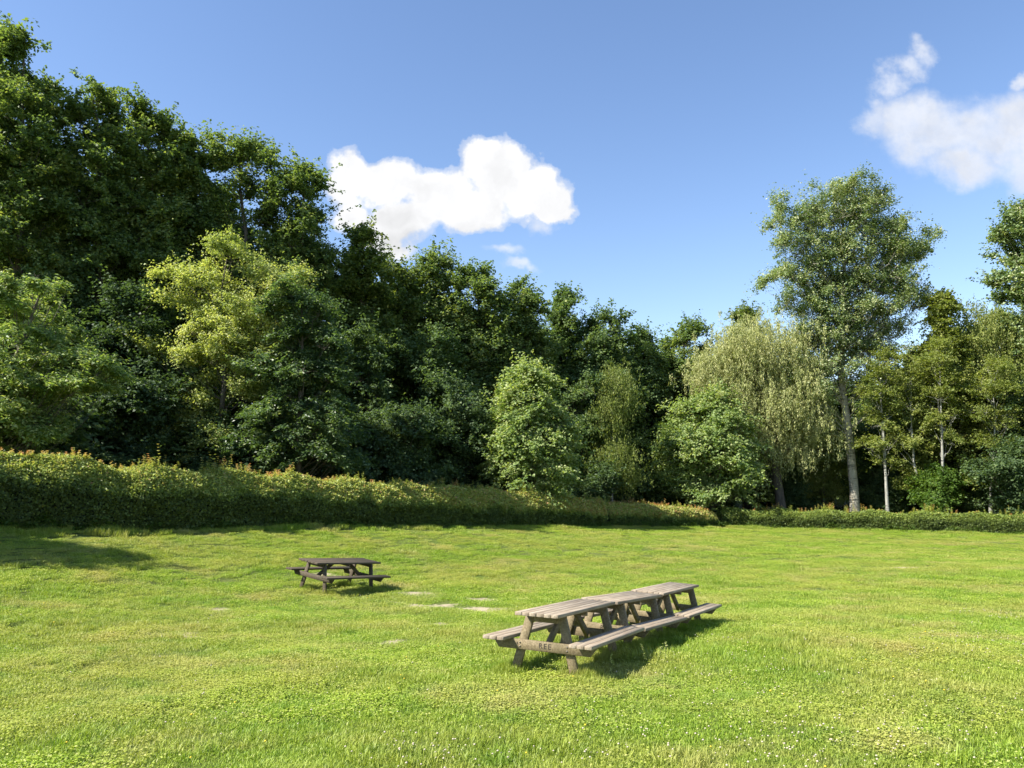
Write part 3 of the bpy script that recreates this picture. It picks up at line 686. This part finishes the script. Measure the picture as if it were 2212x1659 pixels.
# (px, Y, top, bottom, half width px, profile, material, leaves, label)
woods = [
 (30, 40, 62, 1000, 120, 'oak', 'oak', 90000, 'tallest dark green oak of the wood, at the left edge of the picture'),
 (205, 42, 192, 1010, 92, 'oak', 'oak', 70000, 'tall dark green oak, second tree of the skyline from the left'),
 (318, 44, 228, 1000, 90, 'oak', 'oak', 70000, 'tall oak with a round domed top, third tree of the skyline from the left'),
 (415, 46, 305, 1000, 75, 'oak', 'oak', 50000, 'dark oak between the round domed oak and the gappy oak on the skyline'),
 (650, 48, 352, 1010, 78, 'oak', 'oak', 52000, 'dark oak with a jagged top touching the left end of the big white cloud'),
 (775, 50, 482, 1030, 85, 'egg', 'olive', 55000, 'olive green tree below the left end of the big white cloud'),
 (858, 54, 560, 1040, 62, 'oak', 'olive', 40000, 'yellowish olive tree just right of and behind the olive tree under the cloud'),
 (935, 56, 540, 1050, 60, 'oak', 'oak', 42000, 'mid green oak on the skyline just below the right tail of the big cloud'),
 (1035, 56, 566, 1050, 62, 'oak', 'oak', 42000, 'bright green lobed oak with a small sky gap beside it, right of the cloud tail'),
 (1125, 58, 606, 1050, 62, 'oak', 'oak', 42000, 'dark lobed oak on the skyline above the pale conical lime tree'),
 (1215, 62, 612, 1060, 52, 'spire', 'ash', 38000, 'ash tree with a pointed feathery top, above the right side of the pale lime tree'),
 (1305, 62, 668, 1070, 58, 'oak', 'ash', 38000, 'greyish ash tree left of the dip in the middle of the skyline'),
 (1392, 64, 712, 1080, 52, 'egg', 'ash', 34000, 'lowest tree of the skyline, standing in its dip'),
 (1478, 66, 692, 1080, 58, 'oak', 'oak', 36000, 'dark green tree on the skyline right of the dip, left of the weeping willow'),
 (1612, 70, 660, 1080, 105, 'spire', 'olive', 60000, 'green tree with a spiky top peeping over the weeping willow'),
 (1925, 66, 785, 1090, 80, 'egg', 'ash', 40000, 'dark tree right behind the tall poplar, filling the gap beside its trunk'),
 (2035, 58.5, 640, 1080, 84, 'cone', 'birch', 70000, 'olive conical tree with a spiky top right of the tall poplar'),
 (1965, 68, 745, 1080, 62, 'egg', 'birch', 34000, 'olive green tree between the tall poplar and the spiky-topped olive tree'),
 (2085, 66, 705, 1080, 62, 'egg', 'birch', 36000, 'rounded olive tree between the spiky-topped olive tree and the yellow-green birch'),
 (2215, 62, 700, 1080, 66, 'egg', 'ash', 36000, 'greyish green tree below the crown of the second poplar at the right edge'),
]
for i, (px, Y, tp, bp, hw, pf, mt, nl, lb) in enumerate(woods):
    if 850 < px < 1500: hw *= 1.4; nl = int(nl*1.35)
    if px < 700: hw *= 1.15; nl = int(nl*1.35)
    x = XG(px, Y); tp += 22 if px < 100 else 14
    tree({'oak': 'oak_tree', 'olive': 'field_maple', 'ash': 'ash_tree', 'dark': 'broadleaf_tree', 'birch': 'alder_tree'}[mt], lb, 'tree', (x, Y), lobes_env(px, Y, tp, bp, hw, i, pf, 40), M[mt], M['bark'], nl,
         up=.35, leaf=(.19, .14) if Y < 50 else (.22, .16), trunk_r=.32, group=WOOD, seed=i, sub=.62, flat=.7)
# the oak with sky showing between its limbs
tree('oak_tree', 'open gappy oak on the skyline with sky between its limbs, left of the cloud', 'tree', (XG(520, 47), 47),
     lobes_px([(500, 335, 34), (550, 330, 34), (470, 360, 30), (585, 370, 28), (460, 420, 34), (530, 400, 30), (600, 430, 28), (480, 480, 38), (570, 480, 34), (515, 560, 45), (450, 560, 45), (590, 570, 45), (520, 650, 60), (450, 720, 60), (590, 720, 60), (520, 820, 70), (450, 900, 60), (600, 900, 60)], 47, 1.5, 77),
     M['oak'], M['bark'], 48000, leaf=(.19, .14), trunk_r=.3, group=WOOD, seed=77, sub=.5, flat=.7)

# second row of the wood: two trees, copied
def copy_tree(src, loc, rz, sc, label, group):
    c = src.copy(); COL.objects.link(c); c.location = loc; c.rotation_euler = (0, 0, rz); c.scale = (sc[0], sc[0], sc[1]); c['label'] = label; c['group'] = group
    for ch in src.children:
        d = ch.copy(); COL.objects.link(d); d.parent = c
    return c
BACK = 'trees in the second row deep inside the wood'
BL = 'dark tree deep inside the wood, hidden behind the front row of trees'
back = None
for i, (px, Y, tp) in enumerate([(90, 52, 330), (260, 54, 380), (400, 55, 430), (560, 56, 500), (700, 60, 560), (830, 62, 640), (980, 66, 680), (1090, 68, 700), (1180, 70, 720), (1270, 70, 750), (1360, 74, 780), (1450, 76, 770), (1560, 78, 790), (1680, 80, 800), (1790, 76, 820), (1880, 78, 830), (1980, 74, 780), (2090, 72, 770), (2190, 70, 760), (-120, 48, 300), (-300, 44, 330), (2310, 68, 700)]):
    x = XG(px, Y); z = gz(x, Y); ht = P3(px, tp, Y)[2]-z
    if back is None:
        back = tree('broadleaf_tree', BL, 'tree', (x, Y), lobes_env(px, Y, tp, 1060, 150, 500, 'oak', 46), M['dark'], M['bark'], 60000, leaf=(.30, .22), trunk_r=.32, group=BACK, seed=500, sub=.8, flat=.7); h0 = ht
    else: copy_tree(back, (x, Y, z), i*1.7, (1.0+.1*math.sin(i*2.3), ht/h0), BL, BACK)

FR = 'smaller trees standing just behind the hedge'
# cherry at the left edge
tree('cherry_tree', 'broad cherry tree with drooping sunlit branches, cut by the left edge of the picture', 'tree', (XG(-70, 27), 27),
     lobes_px([(50, 660, 34), (85, 635, 14), (112, 612, 9), (15, 690, 50), (100, 715, 26), (60, 770, 44), (135, 772, 24), (170, 782, 18), (205, 800, 16), (232, 815, 11), (30, 820, 60), (105, 835, 34), (160, 835, 20), (200, 845, 12), (20, 900, 60), (90, 920, 48), (-30, 800, 50), (-60, 900, 80), (20, 985, 45), (-60, 980, 60)], 27, 1.4, 1),
     M['cherry'], M['bark'], 60000, leaf=(.16, .065), trunk_r=.2, group=FR, seed=31, style='spray', sub=.26, flat=.40, tint=(.55, .25))
tree('hazel_tree', 'pale yellow-green tree with a rounded airy crown, left of the greyer cherry', 'tree', (XG(470, 37.5), 37.5),
     lobes_px([(500, 565, 38), (425, 600, 26), (380, 590, 12), (560, 590, 38), (460, 640, 46), (610, 630, 34), (590, 660, 44), (510, 670, 52), (385, 650, 20), (440, 715, 46), (580, 720, 46), (510, 745, 56), (345, 740, 18), (320, 755, 12), (410, 780, 28), (470, 800, 44), (415, 850, 40), (390, 890, 30), (450, 890, 30), (520, 850, 44), (375, 870, 26), (430, 930, 40), (480, 960, 44), (390, 950, 34), (350, 980, 30), (440, 1000, 40), (560, 790, 40), (630, 600, 24)], 37.5, 1.5, 2),
     M['pale'], M['bark'], 100000, leaf=(.115, .085), trunk_r=.17, group=FR, seed=32, sub=.38, tint=(.5, .24))
tree('cherry_tree', 'grey-green cherry tree with glossy, pale-glinting drooping leaves, right of the pale yellow-green tree', 'tree', (XG(640, 36.6), 36.6),
     lobes_px([(640, 650, 26), (605, 680, 30), (680, 690, 34), (625, 740, 44), (700, 750, 30), (660, 800, 50), (720, 820, 30), (590, 800, 34), (640, 870, 56), (715, 890, 42), (580, 900, 46), (530, 950, 40), (680, 940, 56), (740, 930, 30), (610, 980, 54), (700, 1000, 48), (560, 1010, 40), (745, 990, 26)], 36.6, 1.3, 3),
     M['cherry_grey'], M['bark'], 66000, leaf=(.17, .075), trunk_r=.16, group=FR, seed=33, style='spray', sub=.36, flat=.38, tint=(.32, .28))
tree('lime_tree', 'pale green conical lime tree standing alone in front of the dark wood, centre', 'tree', (XG(1150, 46.5), 46.5),
     lobes_env(1150, 46.5, 798, 1095, 112, 41, 'egg', 70), M['lime'], M['bark'], 76000, leaf=(.18, .12), trunk_r=.16, group=FR, seed=34, style='spray', sub=.50, flat=.32, tint=(.5, .22))
tree('lime_tree', 'pale green bushy lime tree in front of the weeping willow', 'tree', (XG(1535, 57.5), 57.5),
     lobes_env(1532, 57.5, 845, 1112, 116, 42, 'egg', 70), M['lime'], M['bark'], 60000, leaf=(.20, .14), trunk_r=.17, group=FR, seed=35, style='spray', sub=.55, flat=.35, tint=(.46, .22))
tree('weeping_willow', 'big weeping willow with yellow-grey hanging foliage, left of the tall poplar', 'tree', (XG(1690, 61), 61),
     lobes_px([(1580, 740, 40), (1640, 735, 44), (1530, 800, 44), (1570, 900, 50), (1640, 860, 60), (1700, 880, 55), (1600, 960, 40), (1690, 980, 44), (1600, 765, 40), (1560, 790, 34), (1700, 750, 40), (1640, 800, 50), (1540, 830, 30), (1590, 850, 46), (1690, 830, 46), (1660, 890, 50), (1720, 800, 42), (1740, 860, 40), (1710, 920, 44), (1630, 940, 34), (1760, 920, 34)], 61, 2.6, 6),
     M['willow'], M['bark'], 170000, leaf=(.17, .055), trunk_r=.38, group=FR, seed=36, style='weep', sub=.9, tint=(.5, .2))
b0 = P3(1847, 1112, 60); bz = gz(b0[0], 60)
pp_ = [P3(x_, y_, 60) for x_, y_ in [(1848, 1125), (1845, 1060), (1838, 980), (1829, 900), (1818, 830), (1815, 760), (1820, 690), (1825, 610), (1822, 540), (1820, 450), (1822, 410)]]
pathp = [(p[0]-b0[0], 0, p[2]-bz) for p in pp_]; pathp[0] = (pathp[0][0], 0, -.2)
tree('poplar_tree', 'tallest poplar standing alone above the others, with a bare pale leaning trunk', 'tree', (b0[0], 60),
     lobes_px([(1690, 455, 26), (1672, 490, 26), (1715, 480, 30), (1700, 530, 32), (1675, 600, 13), (1655, 608, 9), (1765, 450, 34), (1790, 425, 20), (1840, 425, 30), (1850, 470, 44), (1800, 480, 46), (1750, 560, 40), (1715, 600, 22),
               (1895, 445, 28), (1930, 500, 32), (1890, 520, 46), (1820, 560, 56), (1955, 560, 36), (2000, 520, 22), (1990, 555, 24), (1920, 600, 46), (1770, 620, 42), (1850, 630, 52), (1955, 640, 28), (1985, 645, 14), (1895, 680, 32), (1785, 690, 40),
               (1740, 665, 22), (1850, 700, 42), (1910, 715, 18), (1790, 750, 40), (1860, 770, 36), (1750, 740, 30), (1770, 800, 38), (1720, 840, 30), (1800, 790, 34), (1875, 820, 40), (1910, 850, 34), (1740, 790, 40), (1760, 845, 34), (1850, 850, 34), (1820, 800, 40), (1880, 760, 36), (1930, 760, 26), (1800, 720, 46), (1870, 410, 16), (1820, 620, 46), (1935, 560, 36), (1740, 500, 24)]+[(1834+150*math.sin(k*2.39996)*((k+.5)/46)**.5, 600+185*math.cos(k*2.39996)*((k+.5)/46)**.5, 31+7*math.sin(k*5)) for k in range(46)], 60, 2.0, 7),
     M['poplar'], M['bark_pale'], 150000, leaf=(.15, .115), trunk_r=.34, group=FR, seed=37, sub=.42, tint=(.5, .25), path=pathp, flat=1.0, up=.75)
tree('poplar_tree', 'second poplar whose crown is cut by the right edge of the picture', 'tree', (XG(2300, 58), 58),
     lobes_px([(2205, 480, 32), (2240, 450, 40), (2180, 520, 26), (2215, 560, 50), (2172, 610, 20), (2200, 640, 40), (2190, 700, 34), (2240, 640, 60), (2220, 760, 46), (2290, 520, 60), (2300, 650, 70), (2280, 800, 60), (2240, 850, 50)], 58, 2.0, 8),
     M['poplar'], M['bark_pale'], 60000, leaf=(.20, .17), trunk_r=.38, group=FR, seed=38, sub=.52, tint=(.36, .22), flat=.8)
tree('birch_tree', 'yellow-green birch with a soft rounded top near the right edge, left of the second poplar', 'tree', (XG(2142, 59), 59),
     lobes_px([(2120, 690, 34), (2090, 730, 40), (2150, 720, 40), (2110, 780, 50), (2170, 790, 44), (2080, 830, 44), (2140, 860, 50), (2190, 860, 44), (2100, 910, 40), (2160, 950, 50), (2205, 940, 40)], 59, 2.0, 9),
     M['birch'], M['bark_birch'], 60000, leaf=(.15, .09), trunk_r=.16, group=FR, seed=39, style='weep', sub=.6, tint=(.45, .2))
tree('shrub', 'low olive-green bushy tree just left of the poplar trunk, under the willow', 'shrub', (XG(1780, 64), 64),
     lobes_px([(1780, 935, 30), (1800, 965, 30), (1765, 985, 36), (1785, 1020, 40), (1800, 1040, 28), (1770, 1060, 36), (1790, 1085, 30)], 64, 1.2, 10),
     M['birch'], M['bark'], 26000, leaf=(.15, .10), trunk_r=.09, group=FR, seed=40, sub=.5, tint=(.5, .2))
tree('birch_tree', 'faint weeping birch standing in shade between the two pale lime trees', 'tree', (XG(1322, 55), 55),
     lobes_px([(1320, 820, 30), (1340, 860, 34), (1310, 900, 34), (1330, 960, 40), (1300, 1000, 30), (1345, 1020, 30)], 55, 1.2, 11),
     M['birch'], M['bark_birch'], 26000, leaf=(.15, .07), trunk_r=.1, group=FR, seed=41, style='weep', sub=.6, tint=(.25, .15))
tree('ash_tree', 'thin leafy understorey tree with pale leaves just left of the right lime tree', 'tree', (XG(1400, 56), 60),
     lobes_px([(1380, 960, 26), (1410, 990, 26), (1385, 1030, 26), (1415, 1060, 24), (1360, 1000, 20)], 60, 1.0, 12),
     M['lime'], M['bark'], 9000, leaf=(.20, .12), trunk_r=.08, group=FR, seed=42, sub=.5, tint=(.35, .2))
# slim birches right of the poplar
slim = [((1918, 57.5), [(1917, 1110), (1914, 1040), (1910, 960), (1903, 860), (1900, 780)], [(1905, 820, 26), (1890, 860, 30), (1925, 880, 26), (1900, 920, 30), (1930, 950, 20), (1885, 970, 20), (1915, 1000, 16), (1910, 780, 20)], 'slim birch with a thin straight trunk, first right of the poplar', 14000),
        ((2003, 57), [(2003, 1112), (1990, 1060), (1974, 1000), (1968, 900), (1965, 800)], [(1970, 800, 28), (1955, 840, 28), (1985, 860, 30), (1960, 900, 30), (1990, 930, 20), (1950, 960, 22), (1975, 1040, 14)], 'slim birch whose thin trunk leans left, second right of the poplar', 13000),
        ((2040, 56), [(2039, 1112), (2037, 1030), (2035, 950), (2032, 860), (2030, 760)], [(2030, 760, 24), (2020, 800, 30), (2050, 830, 34), (2025, 870, 34), (2060, 900, 28), (2015, 920, 26), (2045, 960, 20)], 'slim pale-trunked birch, third right of the poplar', 15000),
        ((2136, 55), [(2134, 1112), (2142, 1050), (2146, 1000), (2150, 900), (2140, 800)], [(2140, 800, 28), (2120, 840, 34), (2160, 850, 34), (2110, 890, 28), (2150, 910, 32), (2180, 900, 26), (2130, 960, 24), (2165, 970, 22)], 'slim birch with a crooked pale trunk near the right edge', 15000)]
for k, ((px, Y), pth, lb_, lab, nl) in enumerate(slim):
    b0 = P3(px, pth[0][1], Y); bz = gz(b0[0], Y); pa = [P3(a_, c_, Y) for a_, c_ in pth]; pa = [(q[0]-b0[0], 0, q[2]-bz) for q in pa]; pa[0] = (0, 0, -.2)
    tree('birch_tree', lab, 'tree', (b0[0], Y), lobes_px(lb_, Y, 1.0, 60+k), M['birch'], M['bark_birch'], nl, leaf=(.14, .09), trunk_r=.12, group='slim birches behind the low hedge', seed=60+k, sub=.38, path=pa, tint=(.4, .22), flat=.5)
SH = 'shrubs growing under the trees behind the hedge'
shr = [(2025, 1062, 55, 34, 'weed', 'pale leafy sapling between the slim birches, just above the low hedge'), (2200, 900, 56, 70, 'dark', 'dark grey-green tall shrub at the right edge under the second poplar'), (2195, 1010, 53, 60, 'dark', 'dark bushy shrub at the right edge just above the low hedge'),
       (2085, 1000, 60, 50, 'ash', 'greyish shrub behind the slim birches, left of the right edge shrubs'), (1915, 1060, 62, 36, 'dark', 'dark shrub right of the foot of the poplar trunk'), (1700, 1040, 63, 34, 'dark', 'dark shrub at the foot of the weeping willow'),
       (1290, 1060, 52, 36, 'dark', 'dark shrub low between the central lime and the faint birch'), (1430, 1070, 60, 30, 'ash', 'low shrub in the shade left of the right lime tree'), (860, 960, 43, 90, 'dark', 'large dark bush behind the hedge, right of the grey-green cherry'),
       (1000, 930, 48, 100, 'dark', 'large dark bush behind the hedge, left of the central lime tree'), (790, 800, 46, 90, 'dark', 'tall dark shaded tree right of the grey-green cherry'), (930, 800, 50, 90, 'ash', 'tall shaded tree halfway between the cherry and the central lime'), (260, 900, 35, 90, 'dark', 'dark bush in shade between the left edge cherry and the pale hazel'), (150, 720, 37, 80, 'dark', 'tall dark shaded tree just right of and behind the left edge cherry'),
       (1885, 960, 64, 62, 'ash', 'mid green bushy tree right behind the bare poplar trunk'), (1965, 950, 65, 58, 'ash', 'mid green bushy tree behind the leaning slim birch'), (2075, 950, 64, 60, 'ash', 'mid green bushy tree behind the slim pale-trunked birch'), (2160, 960, 64, 55, 'birch', 'olive bushy tree behind the crooked birch near the right edge'), (290, 700, 38, 80, 'dark', 'tall dark shaded tree left of the pale yellow-green tree'),
       (1240, 900, 56, 70, 'ash', 'shaded tree close behind the right side of the central lime')]
for k, (px, py, Y, rp, mt, lab) in enumerate(shr):
    L_ = []; r = np.random.default_rng(900+k); zt_ = py-rp
    yy_ = 1095
    for j in range(16 if rp > 50 else 8):
        f = j/(15 if rp > 50 else 7); L_.append((px+r.normal(0, rp*.38), zt_+rp*.4+(yy_-zt_-rp*.4)*f, rp*.42))
    tree('shrub' if rp < 70 else 'understorey_tree', lab, 'shrub' if rp < 70 else 'tree', (XG(px, Y), Y), lobes_px(L_, Y, rp/FPX*Y*.8, 900+k), M[mt], M['bark'], int(9000+rp*420), leaf=(.17, .12), trunk_r=.08+rp*.0008, group=SH, seed=900+k, sub=.5, tint=(.10, .12) if px < 300 else (.4, .2))  # left of the hazel, shade is painted in as a darker leaf tint

TH_ = 'low thicket of bushes on the wood floor'; thick_ = None
for k, (px, Y) in enumerate([(60, 33), (200, 36), (330, 37), (450, 38.5), (560, 39), (690, 42), (800, 45), (900, 50), (1010, 52), (1100, 54), (1230, 58), (1350, 62), (1450, 66), (1560, 68), (1660, 70), (1760, 71), (1850, 70), (1950, 70), (2060, 68), (2160, 66), (2260, 64), (-100, 30), (620, 60), (380, 56), (1300, 80), (1500, 84), (1700, 86), (1900, 84), (2100, 80)]):
    x = XG(px, Y)
    if thick_ is None:
        r = np.random.default_rng(333); z = gz(x, Y)
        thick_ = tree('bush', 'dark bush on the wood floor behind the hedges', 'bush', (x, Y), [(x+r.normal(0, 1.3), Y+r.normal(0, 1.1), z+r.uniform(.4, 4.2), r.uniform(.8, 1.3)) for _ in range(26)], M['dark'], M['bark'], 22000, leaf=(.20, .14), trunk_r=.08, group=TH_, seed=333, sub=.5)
    else: copy_tree(thick_, (x, Y, gz(x, Y)), k*1.3, (1.0+.25*math.sin(k*1.9), .95+.25*math.cos(k*2.7)+(.3 if Y > 60 else 0)), 'dark bush on the wood floor behind the hedges', TH_)
sx, sy = -20.2, 16.0; sz = gz(sx, sy)
tree('cherry_tree', 'cherry tree left of the picture whose shadow falls on the near end of the hedge', 'tree', (sx, sy), [(sx+2.0*math.cos(k*2.4)*(.3+.7*(k % 3)/2), sy+1.6*math.sin(k*2.4)*(.3+.7*(k % 3)/2), sz+3.0+k*.24, 1.3) for k in range(20)], M['cherry'], M['bark'], 60000, leaf=(.16, .09), trunk_r=.14, group=FR, seed=71, sub=.4)

# ------------------------------------------------------------------ hedges
def hedge(name, label, line, thick, dens, seed, gold=(.0, 1.0), shoots=1.0, wavy=.10):
    r = np.random.default_rng(seed); pts_ = []; hts = []
    for px, Y, yb, yt in line:
        b = P3(px, yb, Y); t = P3(px, yt, Y); pts_.append((b[0], Y)); hts.append(t[2]-b[2])
    pts_ = np.array(pts_); hts = np.array(hts); seg = np.concatenate([[0], np.cumsum(np.hypot(*np.diff(pts_, axis=0).T))]); Lh = seg[-1]
    def at_(s): return np.interp(s, seg, pts_[:, 0]), np.interp(s, seg, pts_[:, 1]), np.interp(s, seg, hts)
    def frame(s):
        x, y, h = at_(s); x2, y2, _ = at_(np.minimum(s+.3, Lh)); x1, y1, _ = at_(np.maximum(s-.3, 0)); t = unit(np.column_stack([x2-x1, y2-y1])); return x, y, h, t
    c0 = pts_[len(pts_)//2]; root = empty(name, (c0[0], c0[1], gz(*c0))); tag(root, label, 'hedge', 'clipped hedges along the far side of the lawn')
    o3 = np.array([c0[0], c0[1], gz(*c0)])
    # leaves over the face, the top and inside; thickness is measured behind the lawn-side face
    n = int(Lh*dens); s = r.random(n)*Lh; x, y, h, t = frame(s); nrm = np.column_stack([t[:, 1], -t[:, 0]])
    h = h*(1+wavy*.5*np.sin(s*2.1)+wavy*.6*(vnoise(s, s*0, 1.3, seed)-.5))
    a = r.random(n); where = r.random(n)
    face = where < .50; top = (where >= .50) & (where < .85); inner = where >= .85
    bulge = .26*(vnoise(s, a*h*1.5, 1.3, seed+1)-.3)+.12*vnoise(s, a*h*3, 3.5, seed+2)
    dpt = np.where(face, -bulge+np.abs(r.normal(0, .08, n)), r.random(n)*thick)          # how far behind the face
    zf = np.where(face, a**.95*h, np.where(top, h-np.abs(r.normal(0, .11, n))+.10*(vnoise(s, dpt, 3, seed+3)-.5), a*h))
    backf = inner & (r.random(n) < .6); dpt = np.where(backf, thick+r.normal(0, .06, n), dpt)
    # rounded shoulder
    rs = np.clip((zf/h-.55)/.45, 0, 1); dpt = np.where(face, dpt+rs**1.4*h*.34, dpt); zf = np.where(top & (dpt < h*.34), h*(.55+.45*(np.clip(dpt, 0, 9)/(h*.34))**.71)-np.abs(h-zf)*.5, zf)
    P = np.column_stack([x-nrm[:, 0]*dpt, y-nrm[:, 1]*dpt, ground_z(x, y)+zf])
    D = r.normal(0, .6, (n, 3)); D[:, 2] = r.normal(.1, .5, n); D[:, :2] += nrm*np.where(face, .5, 0)[:, None]
    Nn = r.normal(0, .45, (n, 3)); Nn[:, :2] += nrm*np.where(face, .7, .1)[:, None]; Nn[:, 2] += np.where(face, .5, 1.0)
    hf = zf/h; gl = gold[0]+(gold[1]-gold[0])*(s/Lh)
    # paler towards the top: young golden growth, plus sun and shade painted in
    tn = np.clip(.18+r.normal(0, .10, n)+np.clip((hf-(.66-.26*np.clip(gl, 0, 1)-.14*vnoise(s, s*0, 2.2, seed+5)))/.20, 0, 1)*(.34+.20*gl)+.10*(vnoise(s, zf, 2.5, seed+6)-.5)+r.normal(0, .06, n), 0, 1)
    L_ = r.uniform(.06, .11, n)*(1+.012*np.maximum(0, y-22)); W_ = L_*r.uniform(.55, .75, n)
    V, T_ = leaf_quads(P-o3, D, Nn, L_, W_, tn); q = np.arange(n*4).reshape(-1, 4)
    link('foliage', np_mesh('foliage', V, q, tint=T_), M['hedge'], root)
    # inner mass of twigs so that light does not pass through
    ss = np.linspace(0, Lh, int(Lh/.5)+2); x, y, h, t = frame(ss); nrm = np.column_stack([t[:, 1], -t[:, 0]]); zg = ground_z(x, y)
    rows = []
    for (d_, f_) in [(.20, -.05), (.18, .45), (.45, .70), (.78, .88), (thick-.22, .86), (thick-.1, .5), (thick-.12, -.05)]:
        rows.append(np.column_stack([x-nrm[:, 0]*d_, y-nrm[:, 1]*d_, zg+h*f_]))
    Vt = np.concatenate(rows)-o3; m_ = len(ss); Q = []
    for k in range(6):
        i0 = k*m_+np.arange(m_-1); Q.append(np.column_stack([i0, i0+1, i0+1+m_, i0+m_]))
    Q.append(np.array([(0, m_, 5*m_, 6*m_), (m_, 2*m_, 4*m_, 5*m_), (m_-1, 7*m_-1, 6*m_-1, 2*m_-1), (2*m_-1, 6*m_-1, 5*m_-1, 3*m_-1)]))
    link('twig_mass', np_mesh('twig_mass', Vt, np.concatenate(Q)), M['twigs'], root)
    # upright shoots with tiers of leaves along the top
    ns = int(Lh*13*shoots); s = r.random(ns)*Lh; x, y, h, t = frame(s); nrm = np.column_stack([t[:, 1], -t[:, 0]]); h = h*(1+wavy*.5*np.sin(s*2.1)+wavy*.6*(vnoise(s, s*0, 1.3, seed)-.5))
    dd = r.uniform(h*.30, thick*.9, ns); big = vnoise(s, s*0, .8, seed+8); sh = r.uniform(.12, .40, ns)*(.4+1.4*big**2)*np.where(r.random(ns) < .12, 1.8, 1)
    B = np.column_stack([x-nrm[:, 0]*dd, y-nrm[:, 1]*dd, ground_z(x, y)+h-.05])-o3; ln = r.normal(0, .12, (ns, 2))
    tiers = 7; Ps = []; Ds = []; Ts = []; Ls = []
    red = np.clip(.62+.35*vnoise(s, s*0, 1.1, seed+9)+r.normal(0, .08, ns), 0, 1)
    for k in range(tiers):
        f = (k+1)/tiers
        for q_ in range(3):
            az = r.random(ns)*2*np.pi; Ps.append(B+np.column_stack([ln[:, 0]*f*sh, ln[:, 1]*f*sh, f*(sh+.05)])); Ds.append(np.column_stack([np.cos(az), np.sin(az), np.full(ns, .45)]))
            Ts.append(np.clip(red*(.75+.3*f), 0, 1)); Ls.append(.10*(1.15-f*.6)*(1+.012*np.maximum(0, y-22)))
    Ps = np.concatenate(Ps); Ds = np.concatenate(Ds); Ts = np.concatenate(Ts); Ls = np.concatenate(Ls); nn = len(Ps)
    V, T_ = leaf_quads(Ps, Ds, r.normal(0, .3, (nn, 3))+np.array([0, 0, 1]), Ls, Ls*.55, Ts)
    link('shoots', np_mesh('shoots', V, np.arange(nn*4).reshape(-1, 4), tint=T_), M['hedge'], root)
    return root
M['twigs'] = bark_mat('dark_twigs', (0.010, 0.012, 0.008), (0.03, 0.035, 0.02))
hedge('hedge', 'long tall hedge running from the left edge to the middle, golden and reddish on top', HEDGE, 1.5, 5600, 11, (0, 1.0), 1.0)
hedge('hedge', 'short lower golden hedge between the long tall hedge and the low green one', HEDGE2, 1.4, 4200, 12, (.9, 1.0), 1.0, .05)
hedge('hedge', 'low green hedge along the right side, in front of the poplar and birches', HEDGE3, 1.3, 3800, 13, (-.5, -.5), .45, .14)

# weeds and ferns at the hedge foot
n = 15000; r = np.random.default_rng(5); i_ = r.integers(0, len(hx)-1, n); f_ = r.random(n); x = hx[i_, 0]*(1-f_)+hx[i_+1, 0]*f_; y = hedge_y(x)-np.abs(r.normal(.15, .18, n))
cl_ = vnoise(x, y, 1.8, 66); P = np.column_stack([x, y, ground_z(x, y)+r.random(n)*(.08+.45*cl_**2)])
D = np.column_stack([r.normal(0, 1, n), r.normal(-.3, 1, n), r.uniform(.1, 1.0, n)]); V, T_ = leaf_quads(P, D, r.normal(0, .5, (n, 3))+np.array([0, -.3, 1]), r.uniform(.08, .16, n), r.uniform(.04, .07, n), r.uniform(.1, .8, n))
tag(link('ground_cover', np_mesh('ground_cover', V, np.arange(n*4).reshape(-1, 4), tint=T_), M['weed']), 'low leafy weeds growing along the foot of the hedges', 'weeds', kind='stuff')
print('LEAVES', LEAVES[0], 'GRASS', len(allp))
